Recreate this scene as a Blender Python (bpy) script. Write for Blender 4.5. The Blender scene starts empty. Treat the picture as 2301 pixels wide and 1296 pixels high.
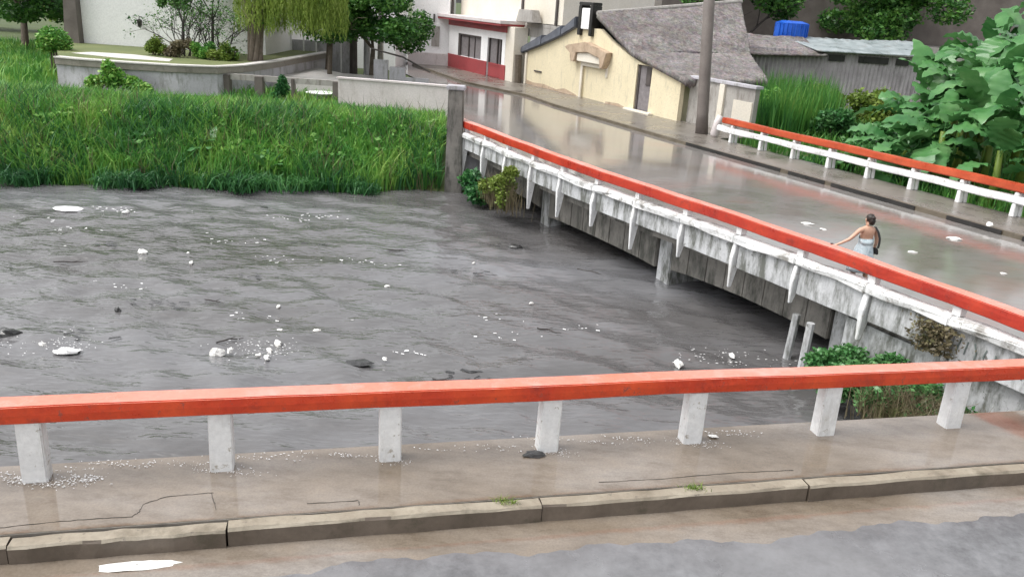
import bpy, bmesh, math, random
import numpy as np
from mathutils import Vector, Matrix
random.seed(7); np.random.seed(7)
S = bpy.context.scene
COL = S.collection
R = math.radians

# ---------------------------------------------------------------- camera
PITCH, ROLL, EYE = R(19.171), R(3.833), 5.2
cam = bpy.data.cameras.new("camera"); cam.sensor_width = 36; cam.lens = 1850 / 2301 * 36
cam.clip_end = 3000; cam.clip_start = 0.1
co = bpy.data.objects.new("camera", cam); COL.objects.link(co)
F_ = Vector((0, math.cos(PITCH), -math.sin(PITCH))); U_ = Vector((0, math.sin(PITCH), math.cos(PITCH))); X_ = Vector((1, 0, 0))
c_, s_ = math.cos(ROLL), math.sin(ROLL)
RT = X_ * c_ + U_ * s_; UP = U_ * c_ - X_ * s_
M4 = Matrix((RT, UP, -F_)).transposed().to_4x4(); M4.translation = (0, 0, EYE)
co.matrix_world = M4
S.camera = co
# ---------------------------------------------------------------- sky and light
SUN_EL, SUN_ROT = R(60), R(-100)
w = bpy.data.worlds.new("World"); S.world = w; w.use_nodes = True
nt = w.node_tree; bg = nt.nodes["Background"]
sky = nt.nodes.new("ShaderNodeTexSky"); sky.sky_type = 'NISHITA'; sky.sun_disc = False
sky.sun_elevation = SUN_EL; sky.sun_rotation = SUN_ROT; sky.air_density = 1.0; sky.dust_density = 4.0; sky.ozone_density = 1.0
hs = nt.nodes.new("ShaderNodeHueSaturation"); hs.inputs["Saturation"].default_value = 0.12
nt.links.new(sky.outputs[0], hs.inputs["Color"]); nt.links.new(hs.outputs[0], bg.inputs["Color"])
bg.inputs["Strength"].default_value = 0.15
sl = bpy.data.lights.new("sun", 'SUN'); sl.energy = 0.9; sl.angle = R(30); sl.color = (1, .97, .93)
so = bpy.data.objects.new("sun", sl); COL.objects.link(so)
az = SUN_ROT
sd = Vector((math.sin(az) * math.cos(SUN_EL), math.cos(az) * math.cos(SUN_EL), math.sin(SUN_EL)))
so.rotation_euler = sd.to_track_quat('Z', 'Y').to_euler(); so.location = (0, 0, 60)
S.view_settings.view_transform = 'Standard'; S.view_settings.look = 'None'
S.view_settings.exposure = 0.88; S.view_settings.gamma = 1

# ---------------------------------------------------------------- materials
def newmat(name):
    m = bpy.data.materials.new(name); m.use_nodes = True
    return m, m.node_tree, m.node_tree.nodes["Principled BSDF"]
def noise(nt, scale, detail=6, rough=.6, vec=None, stretch=None):
    n = nt.nodes.new("ShaderNodeTexNoise"); n.inputs["Scale"].default_value = scale
    n.inputs["Detail"].default_value = detail; n.inputs["Roughness"].default_value = rough
    g = nt.nodes.new("ShaderNodeNewGeometry")
    if stretch:
        mp = nt.nodes.new("ShaderNodeMapping"); mp.inputs["Scale"].default_value = stretch[:3]
        if len(stretch) > 3: mp.inputs["Rotation"].default_value[2] = stretch[3]
        nt.links.new(g.outputs["Position"], mp.inputs[0]); nt.links.new(mp.outputs[0], n.inputs["Vector"])
    else: nt.links.new(g.outputs["Position"], n.inputs["Vector"])
    return n
def ramp(nt, src, stops):
    r = nt.nodes.new("ShaderNodeValToRGB"); e = r.color_ramp.elements
    while len(e) < len(stops): e.new(.5)
    for el, (p, c) in zip(e, stops): el.position = p; el.color = (*c, 1)
    nt.links.new(src, r.inputs[0]); return r
def mixc(nt, fac, a, b, mode='MIX'):
    m = nt.nodes.new("ShaderNodeMix"); m.data_type = 'RGBA'; m.blend_type = mode
    for s, v in ((m.inputs[0], fac), (m.inputs[6], a), (m.inputs[7], b)):
        if hasattr(v, "is_linked"): nt.links.new(v, s)
        else: s.default_value = v if isinstance(v, float) else (*v, 1)
    return m.outputs[2]
def bump(nt, b, src, strength, dist):
    k = nt.nodes.new("ShaderNodeBump"); k.inputs["Strength"].default_value = strength; k.inputs["Distance"].default_value = dist
    nt.links.new(src, k.inputs["Height"]); nt.links.new(k.outputs[0], b.inputs["Normal"]); return k
def stone(name, c1, c2, scale=1.2, rough=.6, dirt=None, dirtpos=(.55, .72), bmp=.25, streak=False, rvar=True, chips=None):
    """plaster, concrete, paint: two tones, fine grain and stains with a shape of their own"""
    m, nt, b = newmat(name)
    n1 = noise(nt, scale, 8, .62); n2 = noise(nt, 14, 5, .7)
    c = ramp(nt, n1.outputs["Fac"], [(.33, c1), (.67, c2)]).outputs[0]
    g = ramp(nt, n2.outputs["Fac"], [(.3, (.82,) * 3), (.7, (1.08,) * 3)]).outputs[0]
    c = mixc(nt, .8, c, g, 'MULTIPLY')
    if dirt:
        n3 = noise(nt, 2.1, 9, .7, stretch=(1.6, 1.6, .45) if streak else (1, 1, 1))
        k = ramp(nt, n3.outputs["Fac"], [(dirtpos[0], (0, 0, 0)), (dirtpos[1], (1, 1, 1))]).outputs[0]
        c = mixc(nt, k, c, dirt)
    if chips:
        n4 = noise(nt, 7.5, 9, .75); k = ramp(nt, n4.outputs["Fac"], [(.60, (0, 0, 0)), (.635, (1, 1, 1))]).outputs[0]
        c = mixc(nt, k, c, chips)
    nt.links.new(c, b.inputs["Base Color"])
    if rvar:
        r = nt.nodes.new("ShaderNodeMapRange"); r.inputs[1].default_value = .3; r.inputs[2].default_value = .7
        r.inputs[3].default_value = max(.05, rough - .18); r.inputs[4].default_value = min(1, rough + .15)
        nt.links.new(n1.outputs["Fac"], r.inputs[0]); nt.links.new(r.outputs[0], b.inputs["Roughness"])
    else: b.inputs["Roughness"].default_value = rough
    bump(nt, b, n2.outputs["Fac"], bmp, .02)
    return m
def leafmat(name, cols, rough=.45, pscale=.35, trans=.25):
    m, nt, b = newmat(name)
    g = nt.nodes.new("ShaderNodeNewGeometry"); n = noise(nt, pscale, 4, .6)
    mm = nt.nodes.new("ShaderNodeMath"); mm.operation = 'MULTIPLY_ADD'; mm.inputs[1].default_value = .42
    nt.links.new(g.outputs["Random Per Island"], mm.inputs[0])
    m2 = nt.nodes.new("ShaderNodeMath"); m2.operation = 'MULTIPLY_ADD'; m2.inputs[1].default_value = 1.5; m2.inputs[2].default_value = -.45
    nt.links.new(n.outputs["Fac"], m2.inputs[0]); nt.links.new(m2.outputs[0], mm.inputs[2])
    c = ramp(nt, mm.outputs[0], [(i / (len(cols) - 1), k) for i, k in enumerate(cols)]).outputs[0]
    nt.links.new(c, b.inputs["Base Color"]); b.inputs["Roughness"].default_value = rough
    b.inputs["Specular IOR Level"].default_value = .35
    t = nt.nodes.new("ShaderNodeBsdfTranslucent"); nt.links.new(c, t.inputs[0])
    mx = nt.nodes.new("ShaderNodeMixShader"); mx.inputs[0].default_value = trans
    out = nt.nodes["Material Output"]
    nt.links.new(b.outputs[0], mx.inputs[1]); nt.links.new(t.outputs[0], mx.inputs[2]); nt.links.new(mx.outputs[0], out.inputs[0])
    return m
def watermat(name, c1, c2, rough, stretch, scales, strength, ior=1.4, cs=.25, dist=.05, c3=None, bd=5, br=.6):
    m, nt, b = newmat(name)
    n0 = noise(nt, cs, 5, .55, stretch=stretch)
    st = [(.35, c1), (.65, c2)] if not c3 else [(.33, c1), (.5, c2), (.68, c3)]
    c = ramp(nt, n0.outputs["Fac"], st).outputs[0]
    nt.links.new(c, b.inputs["Base Color"]); b.inputs["IOR"].default_value = ior
    r = nt.nodes.new("ShaderNodeMapRange"); r.inputs[1].default_value = .35; r.inputs[2].default_value = .7
    r.inputs[3].default_value = rough; r.inputs[4].default_value = rough * 2.2
    nt.links.new(n0.outputs["Fac"], r.inputs[0]); nt.links.new(r.outputs[0], b.inputs["Roughness"])
    prev = None
    for sc, st_ in zip(scales, strength):
        n = noise(nt, sc, bd, br, stretch=stretch)
        k = nt.nodes.new("ShaderNodeBump"); k.inputs["Strength"].default_value = st_; k.inputs["Distance"].default_value = dist
        nt.links.new(n.outputs["Fac"], k.inputs["Height"])
        if prev: nt.links.new(prev.outputs[0], k.inputs["Normal"])
        prev = k
    nt.links.new(prev.outputs[0], b.inputs["Normal"])
    return m
M = {}
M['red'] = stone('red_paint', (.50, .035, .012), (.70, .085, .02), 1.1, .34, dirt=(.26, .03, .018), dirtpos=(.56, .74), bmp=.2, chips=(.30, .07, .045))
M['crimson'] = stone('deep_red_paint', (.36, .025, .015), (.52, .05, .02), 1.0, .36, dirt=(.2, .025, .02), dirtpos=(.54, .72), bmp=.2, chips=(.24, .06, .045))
M['orange'] = stone('orange_red_paint', (.40, .055, .02), (.55, .10, .035), 1.0, .38, dirt=(.25, .06, .03), dirtpos=(.58, .8), bmp=.12)
M['redsheen'] = stone('red_paint_sky_sheen', (.64, .17, .09), (.70, .27, .21), .35, .26, dirt=(.72, .36, .31), dirtpos=(.5, .75), bmp=.1, chips=(.55, .22, .17))  # paler red for upward rail faces, wet sky sheen painted in
M['white'] = stone('white_paint', (.74, .75, .76), (.86, .86, .85), 1.5, .5, dirt=(.48, .47, .44), dirtpos=(.52, .72), streak=True, chips=(.40, .37, .32))
M['parapet'] = stone('parapet_plaster', (.44, .45, .46), (.58, .59, .60), .9, .55, dirt=(.13, .135, .12), dirtpos=(.44, .60), streak=True, chips=(.14, .14, .13))
M['ledge'] = stone('ledge_paint', (.68, .69, .69), (.82, .82, .81), 1.3, .5, dirt=(.26, .25, .23), dirtpos=(.5, .62), chips=(.2, .19, .17))
M['girder'] = stone('girder_concrete', (.15, .142, .128), (.27, .255, .23), .8, .6, dirt=(.06, .06, .05), dirtpos=(.46, .62), streak=True)
M['concrete'] = stone('wet_concrete', (.22, .20, .175), (.32, .295, .26), .9, .42, dirt=(.12, .11, .095), dirtpos=(.55, .75))
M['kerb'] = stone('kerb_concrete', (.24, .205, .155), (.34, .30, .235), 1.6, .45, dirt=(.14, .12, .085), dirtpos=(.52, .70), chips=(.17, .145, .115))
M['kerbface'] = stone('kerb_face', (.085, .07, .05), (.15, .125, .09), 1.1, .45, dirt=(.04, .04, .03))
M['kerbside'] = stone('dark_kerb_sides', (.10, .08, .062), (.18, .145, .115), 1.3, .45, dirt=(.06, .055, .035))
M['black'] = stone('black_paint', (.012, .012, .012), (.03, .028, .026), 1.5, .4)
M['asphalt'] = stone('wet_asphalt', (.10, .10, .105), (.20, .20, .205), .42, .28, dirt=(.22, .222, .23), dirtpos=(.40, .72), bmp=.15)
M['pave'] = stone('far_pavement', (.13, .115, .10), (.21, .19, .165), .6, .32, dirt=(.09, .08, .07))
M['cream'] = stone('cream_plaster', (.70, .62, .43), (.78, .69, .49), .5, .7, dirt=(.46, .42, .31), dirtpos=(.54, .76), bmp=.2, streak=True, chips=(.52, .45, .33))
M['cream2'] = stone('pale_plaster', (.72, .66, .55), (.80, .75, .66), .5, .7, dirt=(.55, .5, .43), dirtpos=(.6, .8), bmp=.15)
M['white_wall'] = stone('white_plaster', (.88, .88, .88), (.93, .93, .93), .6, .7, dirt=(.6, .59, .57), dirtpos=(.6, .85), bmp=.12)
M['pinkwhite'] = stone('pinkish_plaster', (.62, .56, .55), (.72, .66, .66), .6, .65, dirt=(.45, .40, .38), dirtpos=(.55, .75), streak=True)
M['redwall'] = stone('dark_red_plaster', (.30, .045, .05), (.38, .065, .07), .8, .6, dirt=(.20, .05, .05), dirtpos=(.55, .75))
M['hood'] = stone('hood_shade_and_damp', (.42, .31, .22), (.56, .44, .32), 1.3, .7, dirt=(.24, .17, .12), dirtpos=(.5, .7))  # brown holds the hood's underside shade; the damp plinths share it
M['grey'] = stone('grey_plaster', (.33, .31, .29), (.45, .43, .40), .8, .65, dirt=(.2, .18, .16), dirtpos=(.5, .7), streak=True)
M['lilac'] = stone('lilac_grey_plaster', (.42, .41, .44), (.58, .57, .61), .6, .6, dirt=(.24, .24, .22), dirtpos=(.5, .68), streak=True)
M['dark'] = stone('dark_timber', (.05, .042, .04), (.10, .085, .08), 2.5, .6)
M['curtain'] = stone('curtain', (.16, .145, .15), (.25, .23, .235), 5, .8)
M['slate'] = stone('slate_cap', (.08, .09, .11), (.15, .16, .19), 2, .5)
M['pole'] = stone('weathered_pole', (.12, .10, .09), (.19, .165, .15), 1.2, .6, streak=True)
M['blue'] = stone('blue_plastic', (.01, .08, .45), (.015, .12, .6), 2, .35)
M['metalroof'] = stone('metal_roofing', (.24, .28, .29), (.36, .40, .41), 1.5, .4, dirt=(.2, .19, .18), dirtpos=(.55, .7))
M['bark'] = stone('bark', (.09, .07, .05), (.17, .14, .11), 6, .85, bmp=.8)
M['darkbark'] = stone('dark_bark', (.035, .03, .03), (.08, .07, .065), 6, .85, bmp=.8)
M['skin'] = stone('skin', (.50, .29, .20), (.58, .36, .26), 6, .5, bmp=.03)
M['hair'] = stone('dark_hair', (.015, .011, .009), (.03, .02, .015), 20, .5)
M['cloth'] = stone('floral_cloth', (.40, .50, .55), (.66, .74, .77), 22, .8, dirt=(.22, .32, .38), dirtpos=(.55, .62), bmp=.1)
M['litter'] = stone('white_plastic', (.80, .79, .75), (.88, .87, .84), 6, .4)
M['foam'] = stone('foam', (.74, .74, .74), (.86, .86, .86), 9, .6, dirt=(.45, .44, .42), dirtpos=(.55, .66))
M['rock'] = stone('wet_dark', (.02, .02, .02), (.05, .05, .05), 8, .3)
M['soil'] = stone('grassy_soil', (.045, .07, .02), (.075, .10, .03), .7, .9, dirt=(.09, .075, .05), dirtpos=(.6, .8))
M['lawn'] = stone('lawn', (.10, .13, .04), (.17, .19, .075), .5, .9)
M['palepath'] = stone('pale_path', (.62, .59, .56), (.72, .69, .67), .7, .5, dirt=(.42, .38, .35), dirtpos=(.55, .72))
M['purple'] = stone('purple_grey_sheet', (.33, .30, .32), (.45, .42, .44), 1.2, .5, dirt=(.2, .18, .19), dirtpos=(.52, .7), streak=True)
M['grass'] = leafmat('bank_grass', [(.028, .11, .035), (.065, .22, .045), (.13, .34, .06), (.26, .45, .09), (.42, .52, .18)], pscale=.33)
M['grassdark'] = leafmat('dark_weeds', [(.014, .06, .03), (.03, .12, .04), (.06, .20, .05), (.13, .31, .08)], pscale=.5)
M['reed'] = leafmat('reeds', [(.025, .09, .03), (.055, .19, .04), (.11, .28, .05), (.24, .36, .09)], pscale=.6)
M['yellowgreen'] = leafmat('yellow_green_leaves', [(.05, .09, .02), (.11, .19, .03), (.2, .28, .05), (.26, .30, .09)], pscale=.6)
M['crown'] = leafmat('tree_leaves', [(.015, .05, .018), (.035, .12, .025), (.09, .23, .04), (.2, .34, .08)], pscale=.8)
M['willow'] = leafmat('hanging_leaves', [(.09, .16, .03), (.18, .27, .045), (.30, .40, .08), (.42, .50, .16)], pscale=1.0)
M['dry'] = leafmat('dry_stems', [(.06, .045, .03), (.12, .10, .06), (.2, .17, .1), (.1, .14, .04)], pscale=1)
M['broad'] = leafmat('broad_leaves', [(.02, .085, .03), (.05, .17, .05), (.10, .25, .08), (.20, .35, .15)], rough=.28, pscale=.9, trans=.22)
def roofmat():
    m, nt, b = newmat('old_tiles')
    v = nt.nodes.new("ShaderNodeTexVoronoi"); v.inputs["Scale"].default_value = 4
    g = nt.nodes.new("ShaderNodeNewGeometry"); nt.links.new(g.outputs["Position"], v.inputs["Vector"])
    n = noise(nt, .8, 6); n2 = noise(nt, 5, 9, .85)
    c = ramp(nt, n.outputs["Fac"], [(.35, (.15, .13, .125)), (.65, (.27, .245, .235))]).outputs[0]
    k = ramp(nt, n2.outputs["Fac"], [(.36, (.35,) * 3), (.64, (1.75,) * 3)]).outputs[0]
    c = mixc(nt, 1., c, k, 'MULTIPLY'); c = mixc(nt, .10, c, v.outputs["Color"], 'SOFT_LIGHT')
    nt.links.new(c, b.inputs["Base Color"]); b.inputs["Roughness"].default_value = .7
    bump(nt, b, n2.outputs["Fac"], 1., .12); return m
def silt(m, amt=.6):
    nt = m.node_tree; b = nt.nodes["Principled BSDF"]; src = b.inputs["Base Color"].links[0].from_socket
    n = noise(nt, 2.6, 9, .72, stretch=(.6, 1.5, 1, R(14))); k = ramp(nt, n.outputs["Fac"], [(.32, (.62, .58, .54)), (.5, (1,) * 3), (.7, (1.22, 1.2, 1.17))]).outputs[0]
    c = mixc(nt, amt, src, k, 'MULTIPLY')
    n = noise(nt, 38, 4, .8); k = ramp(nt, n.outputs['Fac'], [(.35, (.82,) * 3), (.65, (1.12,) * 3)]).outputs[0]; c = mixc(nt, amt, c, k, 'MULTIPLY'); nt.links.new(c, b.inputs["Base Color"])
M['roof'] = roofmat()
M['river'] = watermat('river_water', (.080, .076, .074), (.118, .115, .117), .035, (.55, 1.6, 1, R(-8)), (.9, 2.6, 7.), (.55, .55, .30), 1.7, .16, .07, (.165, .166, .175), 1.6, .42)
M['flood'] = watermat('flood_water', (.165, .148, .132), (.205, .195, .185), .05, (1, 1.6, 1, R(-60)), (1.3, 6), (.06, .05), 1.6, .35, .03, (.225, .165, .15))
M['puddle'] = watermat('pavement_water', (.15, .118, .085), (.215, .18, .145), .035, (.7, 1.2, 1, R(14)), (.9, 6), (.04, .03), 1.75, .5, .03, (.27, .245, .22))

silt(M['puddle'], .8); silt(M['flood'], .35); silt(M['river'], .25)
# ---------------------------------------------------------------- helpers
def BV(u, n, z): return Vector((.462 * u + .887 * n, -.887 * u + .462 * n, z))       # bridge frame: u along, n across
def NV(s, m, z): return Vector((.9715 * s - .2368 * m, .2368 * s + .9715 * m, z))    # near road frame
def WV(x, y, z): return Vector((x, y, z))
class MB:
    def __init__(s): s.v = []; s.f = []
    def hexa(s, p):   # p: 8 points, bottom 4 then top 4
        k = len(s.v); s.v += [tuple(q) for q in p]
        for f in ((3, 2, 1, 0), (4, 5, 6, 7), (0, 1, 5, 4), (1, 2, 6, 5), (2, 3, 7, 6), (3, 0, 4, 7)): s.f.append([k + i for i in f])
        return s
    def box(s, a0, a1, b0, b1, z0, z1, fr=WV):
        return s.hexa([fr(a, b, z) for z in (z0, z1) for a, b in ((a0, b0), (a1, b0), (a1, b1), (a0, b1))])
    def prism(s, pts, vec):     # closed polygon extruded along vec
        k = len(s.v); n = len(pts); vec = Vector(vec)
        s.v += [tuple(p) for p in pts] + [tuple(Vector(p) + vec) for p in pts]
        s.f.append(list(range(k, k + n))); s.f.append([k + n + i for i in reversed(range(n))])
        for i in range(n): j = (i + 1) % n; s.f.append([k + j, k + i, k + n + i, k + n + j])
        return s
    def sweep(s, pts, prof, jit=0):    # profile (side, up) swept along a path
        k = len(s.v); n = len(prof)
        for i, p in enumerate(pts):
            d = (Vector(pts[min(i + 1, len(pts) - 1)]) - Vector(pts[max(i - 1, 0)])).normalized()
            sd = d.cross(Vector((0, 0, 1))).normalized()
            for a, b in prof:
                s.v.append(tuple(Vector(p) + sd * (a + random.uniform(-jit, jit)) + Vector((0, 0, b + random.uniform(-jit, jit)))))
        for i in range(len(pts) - 1):
            for j in range(n):
                q = (j + 1) % n
                s.f.append([k + i * n + j, k + i * n + q, k + (i + 1) * n + q, k + (i + 1) * n + j])
        s.f.append([k + j for j in reversed(range(n))]); s.f.append([k + (len(pts) - 1) * n + j for j in range(n)])
        return s
    def tube(s, pts, rad, sides=8):
        k = len(s.v); pts = [Vector(p) for p in pts]
        if not isinstance(rad, (list, tuple)): rad = [rad] * len(pts)
        for i, p in enumerate(pts):
            d = (pts[min(i + 1, len(pts) - 1)] - pts[max(i - 1, 0)]).normalized()
            a = d.orthogonal().normalized() if i == 0 else (a0 - d * a0.dot(d)).normalized()
            a0 = a; b = d.cross(a)
            for j in range(sides):
                t = 2 * math.pi * j / sides; s.v.append(tuple(p + (a * math.cos(t) + b * math.sin(t)) * rad[i]))
        for i in range(len(pts) - 1):
            for j in range(sides):
                q = (j + 1) % sides; s.f.append([k + i * sides + j, k + i * sides + q, k + (i + 1) * sides + q, k + (i + 1) * sides + j])
        s.f.append([k + j for j in reversed(range(sides))]); s.f.append([k + (len(pts) - 1) * sides + j for j in range(sides)])
        return s
    def blob(s, c, r, seg=10, rings=6, jit=.15):
        k = len(s.v); c = Vector(c); r = Vector(r)
        for i in range(1, rings):
            ph = math.pi * i / rings
            for j in range(seg):
                t = 2 * math.pi * j / seg; q = 1 + random.uniform(-jit, jit)
                s.v.append((c.x + r.x * math.sin(ph) * math.cos(t) * q, c.y + r.y * math.sin(ph) * math.sin(t) * q, c.z + r.z * math.cos(ph) * q))
        s.v.append((c.x, c.y, c.z + r.z)); s.v.append((c.x, c.y, c.z - r.z)); T = len(s.v) - 2
        for i in range(rings - 2):
            for j in range(seg):
                q = (j + 1) % seg; s.f.append([k + i * seg + j, k + (i + 1) * seg + j, k + (i + 1) * seg + q, k + i * seg + q])
        for j in range(seg):
            q = (j + 1) % seg; s.f.append([T, k + j, k + q]); s.f.append([T + 1, k + (rings - 2) * seg + q, k + (rings - 2) * seg + j])
        return s
    def build(s, name, mat, parent=None, bev=0, smooth=False, origin=None):
        me = bpy.data.meshes.new(name)
        off = Vector(parent.location) if parent is not None else (Vector(origin) if origin is not None else Vector((0, 0, 0)))
        if parent is not None and parent.parent is not None:
            off = Vector((0, 0, 0)); q = parent
            while q: off += q.location; q = q.parent
        me.from_pydata([tuple(Vector(v) - off) for v in s.v], [], s.f); me.update()
        bm = bmesh.new(); bm.from_mesh(me); bmesh.ops.recalc_face_normals(bm, faces=bm.faces)
        if bev:
            es = [e for e in bm.edges if len(e.link_faces) == 2 and e.calc_face_angle(0) > .6]
            bmesh.ops.bevel(bm, geom=es, offset=bev, segments=2, affect='EDGES', clamp_overlap=True)
        bm.to_mesh(me); bm.free()
        if smooth:
            for p in me.polygons: p.use_smooth = True
        me.materials.append(M[mat] if isinstance(mat, str) else mat)
        o = bpy.data.objects.new(name, me); COL.objects.link(o)
        if parent is not None: o.parent = parent
        elif origin is not None: o.location = origin
        return o
def tag(o, label=None, cat=None, group=None, kind=None):
    if label: o["label"] = label
    if cat: o["category"] = cat
    if group: o["group"] = group
    if kind: o["kind"] = kind
    return o
def thing(name, label, cat, loc=(0, 0, 0), group=None):
    o = bpy.data.objects.new(name, None); COL.objects.link(o); o.location = loc; o.empty_display_size = .2
    return tag(o, label, cat, group)
def struct(o): o["kind"] = "structure"; return o
def copy_tree(o, parent=None):
    c = o.copy(); COL.objects.link(c)
    if parent: c.parent = parent
    for ch in list(o.children): copy_tree(ch, c)
    return c
def rawmesh(name, V, Fq, Ft, mat, parent=None, smooth=False):
    """fast mesh from numpy arrays of quads and triangles"""
    me = bpy.data.meshes.new(name); V = np.asarray(V, dtype=np.float32)
    if parent is not None: V = V - np.array(parent.location, dtype=np.float32)
    nq, nt_ = len(Fq), len(Ft); me.vertices.add(len(V)); me.vertices.foreach_set("co", V.ravel())
    me.loops.add(nq * 4 + nt_ * 3); idx = np.concatenate([np.asarray(Fq).ravel(), np.asarray(Ft).ravel()]).astype(np.int32)
    me.loops.foreach_set("vertex_index", idx); me.polygons.add(nq + nt_)
    st = np.concatenate([np.arange(nq) * 4, nq * 4 + np.arange(nt_) * 3]).astype(np.int32)
    me.polygons.foreach_set("loop_start", st)
    me.polygons.foreach_set("loop_total", np.concatenate([np.full(nq, 4), np.full(nt_, 3)]).astype(np.int32))
    me.update(calc_edges=True); me.validate(); me.materials.append(M[mat])
    if smooth: me.polygons.foreach_set("use_smooth", np.ones(nq + nt_, dtype=bool))
    o = bpy.data.objects.new(name, me); COL.objects.link(o)
    if parent is not None: o.parent = parent
    return o
def blades(name, P, hgt, wid, mat, parent=None, lean=.35, droop=.25):
    """grass blades: P (n,3) roots; one tapered bent blade each"""
    P = np.asarray(P, dtype=float); n = len(P)
    h = hgt * np.random.uniform(.5, 1.3, n); wv = wid * np.random.uniform(.6, 1.4, n)
    a = np.random.uniform(0, 2 * np.pi, n); t = np.random.uniform(0, 2 * np.pi, n)
    side = np.stack([np.cos(a), np.sin(a), np.zeros(n)], 1) * wv[:, None] * .5
    dr = np.stack([np.cos(t), np.sin(t), np.zeros(n)], 1)
    ln = (lean * np.random.uniform(.1, 1, n) * h)[:, None]
    m1 = P + dr * ln * .3 + np.stack([0 * h, 0 * h, h * .55], 1)
    tip = P + dr * ln * 1.2 + np.stack([0 * h, 0 * h, h * (1 - droop * np.random.uniform(0, 1, n))], 1)
    V = np.stack([P - side, P + side, m1 + side * .8, m1 - side * .8, tip], 1).reshape(-1, 3)
    b = np.arange(n)[:, None] * 5
    return rawmesh(name, V, b + np.array([[0, 1, 2, 3]]), b + np.array([[3, 2, 4]]), mat, parent)
def leaves(name, C, size, mat, parent=None, flat=.5, long=1.7):
    """pointed leaves at points C with random directions"""
    C = np.asarray(C, dtype=float); n = len(C)
    d = np.random.normal(size=(n, 3)); d[:, 2] = d[:, 2] * flat - .25; d /= np.linalg.norm(d, axis=1)[:, None]
    e = np.cross(d, np.random.normal(size=(n, 3))); e /= np.linalg.norm(e, axis=1)[:, None]
    sz = (size * np.random.uniform(.55, 1.4, n))[:, None]
    V = np.stack([C - d * sz * long * .5, C + e * sz * .5, C + d * sz * long * .5, C - e * sz * .5], 1).reshape(-1, 3)
    b = np.arange(n)[:, None] * 4
    return rawmesh(name, V, b + np.array([[0, 1, 2, 3]]), np.zeros((0, 3)), mat, parent)
def cloud(centres, n, hollow=.35):
    """points in a set of (x,y,z,rx,ry,rz) clumps, denser towards their surface"""
    out = []; wts = np.array([c[3] * c[4] * c[5] for c in centres]) ** .7; wts /= wts.sum()
    for c, k in zip(centres, (wts * n).astype(int)):
        d = np.random.normal(size=(k, 3)); d /= np.linalg.norm(d, axis=1)[:, None]
        r = np.random.uniform(hollow, 1, k)[:, None] ** .6 * np.random.uniform(.8, 1.12, k)[:, None]
        out.append(np.array(c[:3]) + d * r * np.array(c[3:6]))
    return np.concatenate(out)

# ---------------------------------------------------------------- ground, river
def land(X, Y):
    m = -.2368 * X + .9715 * Y; nn = .887 * X + .462 * Y; uu = .462 * X - .887 * Y
    d1 = Y - (29.7 + .2 * (X + 4)) if X < -2 else Y - (30.1 + .05 * X)
    if X < -18: d1 = Y - (26.9 + .1 * (X + 18))
    d2 = nn - 23.2; d3 = 8.3 - m; d4 = min(uu + 11.6, nn - 12.4)
    h = -2.6
    if d1 > 0: h = max(h, min(-.12, -1.9 + .5 * d1) + (min(.35, .015 * (d1 - 6)) if d1 > 6 else 0) * (1 if nn < 11 else 0))
    if d2 > 0: h = max(h, min(-.45, -1.9 + .6 * d2))
    if d3 > 0: h = max(h, min(-.6, -2.4 + 2.2 * d3))
    if d4 > 0: h = max(h, min(-1.0, -1.95 + .5 * d4))
    return h
def ground():
    xs = [-600, -300, -150, -90] + list(np.arange(-60, 60.1, .8)) + [90, 150, 300, 600]
    ys = [-300, -100, -30] + list(np.arange(-8, 90, .8)) + [120, 200, 400, 900]
    V = []; Fq = []
    for y in ys:
        for x in xs:
            h = land(x, y); h += .05 * math.sin(x * 1.3 + y * .7) * math.sin(y * 1.1 - x * .4) if h > -1.8 else 0
            V.append((x, y, h))
    n = len(xs)
    for j in range(len(ys) - 1):
        for i in range(n - 1): Fq.append((j * n + i, j * n + i + 1, (j + 1) * n + i + 1, (j + 1) * n + i))
    o = rawmesh("ground", V, Fq, np.zeros((0, 3)), 'soil', smooth=True); struct(o)
ground()
def river():
    # displaced sheet: long low waves plus chop, finer near the camera
    xs = list(np.linspace(-90, -22, 60)) + list(np.arange(-21.8, 16, .16)) + list(np.linspace(16.3, 40, 24))
    ys = list(np.arange(7, 20, .10)) + list(np.arange(20, 36, .2))
    X, Y = np.meshgrid(xs, ys)
    Z = np.zeros_like(X)
    rs = np.random.RandomState(3)
    for k in range(70):
        L = rs.uniform(.38, 2.2); th = rs.normal(1.3, .75); ph = rs.uniform(0, 6.28); A = .0065 * L ** .8
        wob = .8 * np.sin(X * rs.uniform(.1, .5) + Y * rs.uniform(.1, .6) + rs.uniform(0, 6))
        mask = .5 + .5 * np.sin(X * rs.uniform(.05, .5) + Y * rs.uniform(.05, .5) + rs.uniform(0, 6))
        Z += A * mask * np.sin(2 * np.pi / L * (np.cos(th) * X + np.sin(th) * Y) + ph + wob)
    V = np.stack([X, Y, Z - 1.7], 2).reshape(-1, 3); n = len(xs); m = len(ys)
    a = (np.arange(m - 1)[:, None] * n + np.arange(n - 1)[None, :]).ravel()
    o = rawmesh("river_water", V, np.stack([a, a + 1, a + n + 1, a + n], 1), np.zeros((0, 3)), 'river', smooth=True); struct(o)
river()

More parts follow.
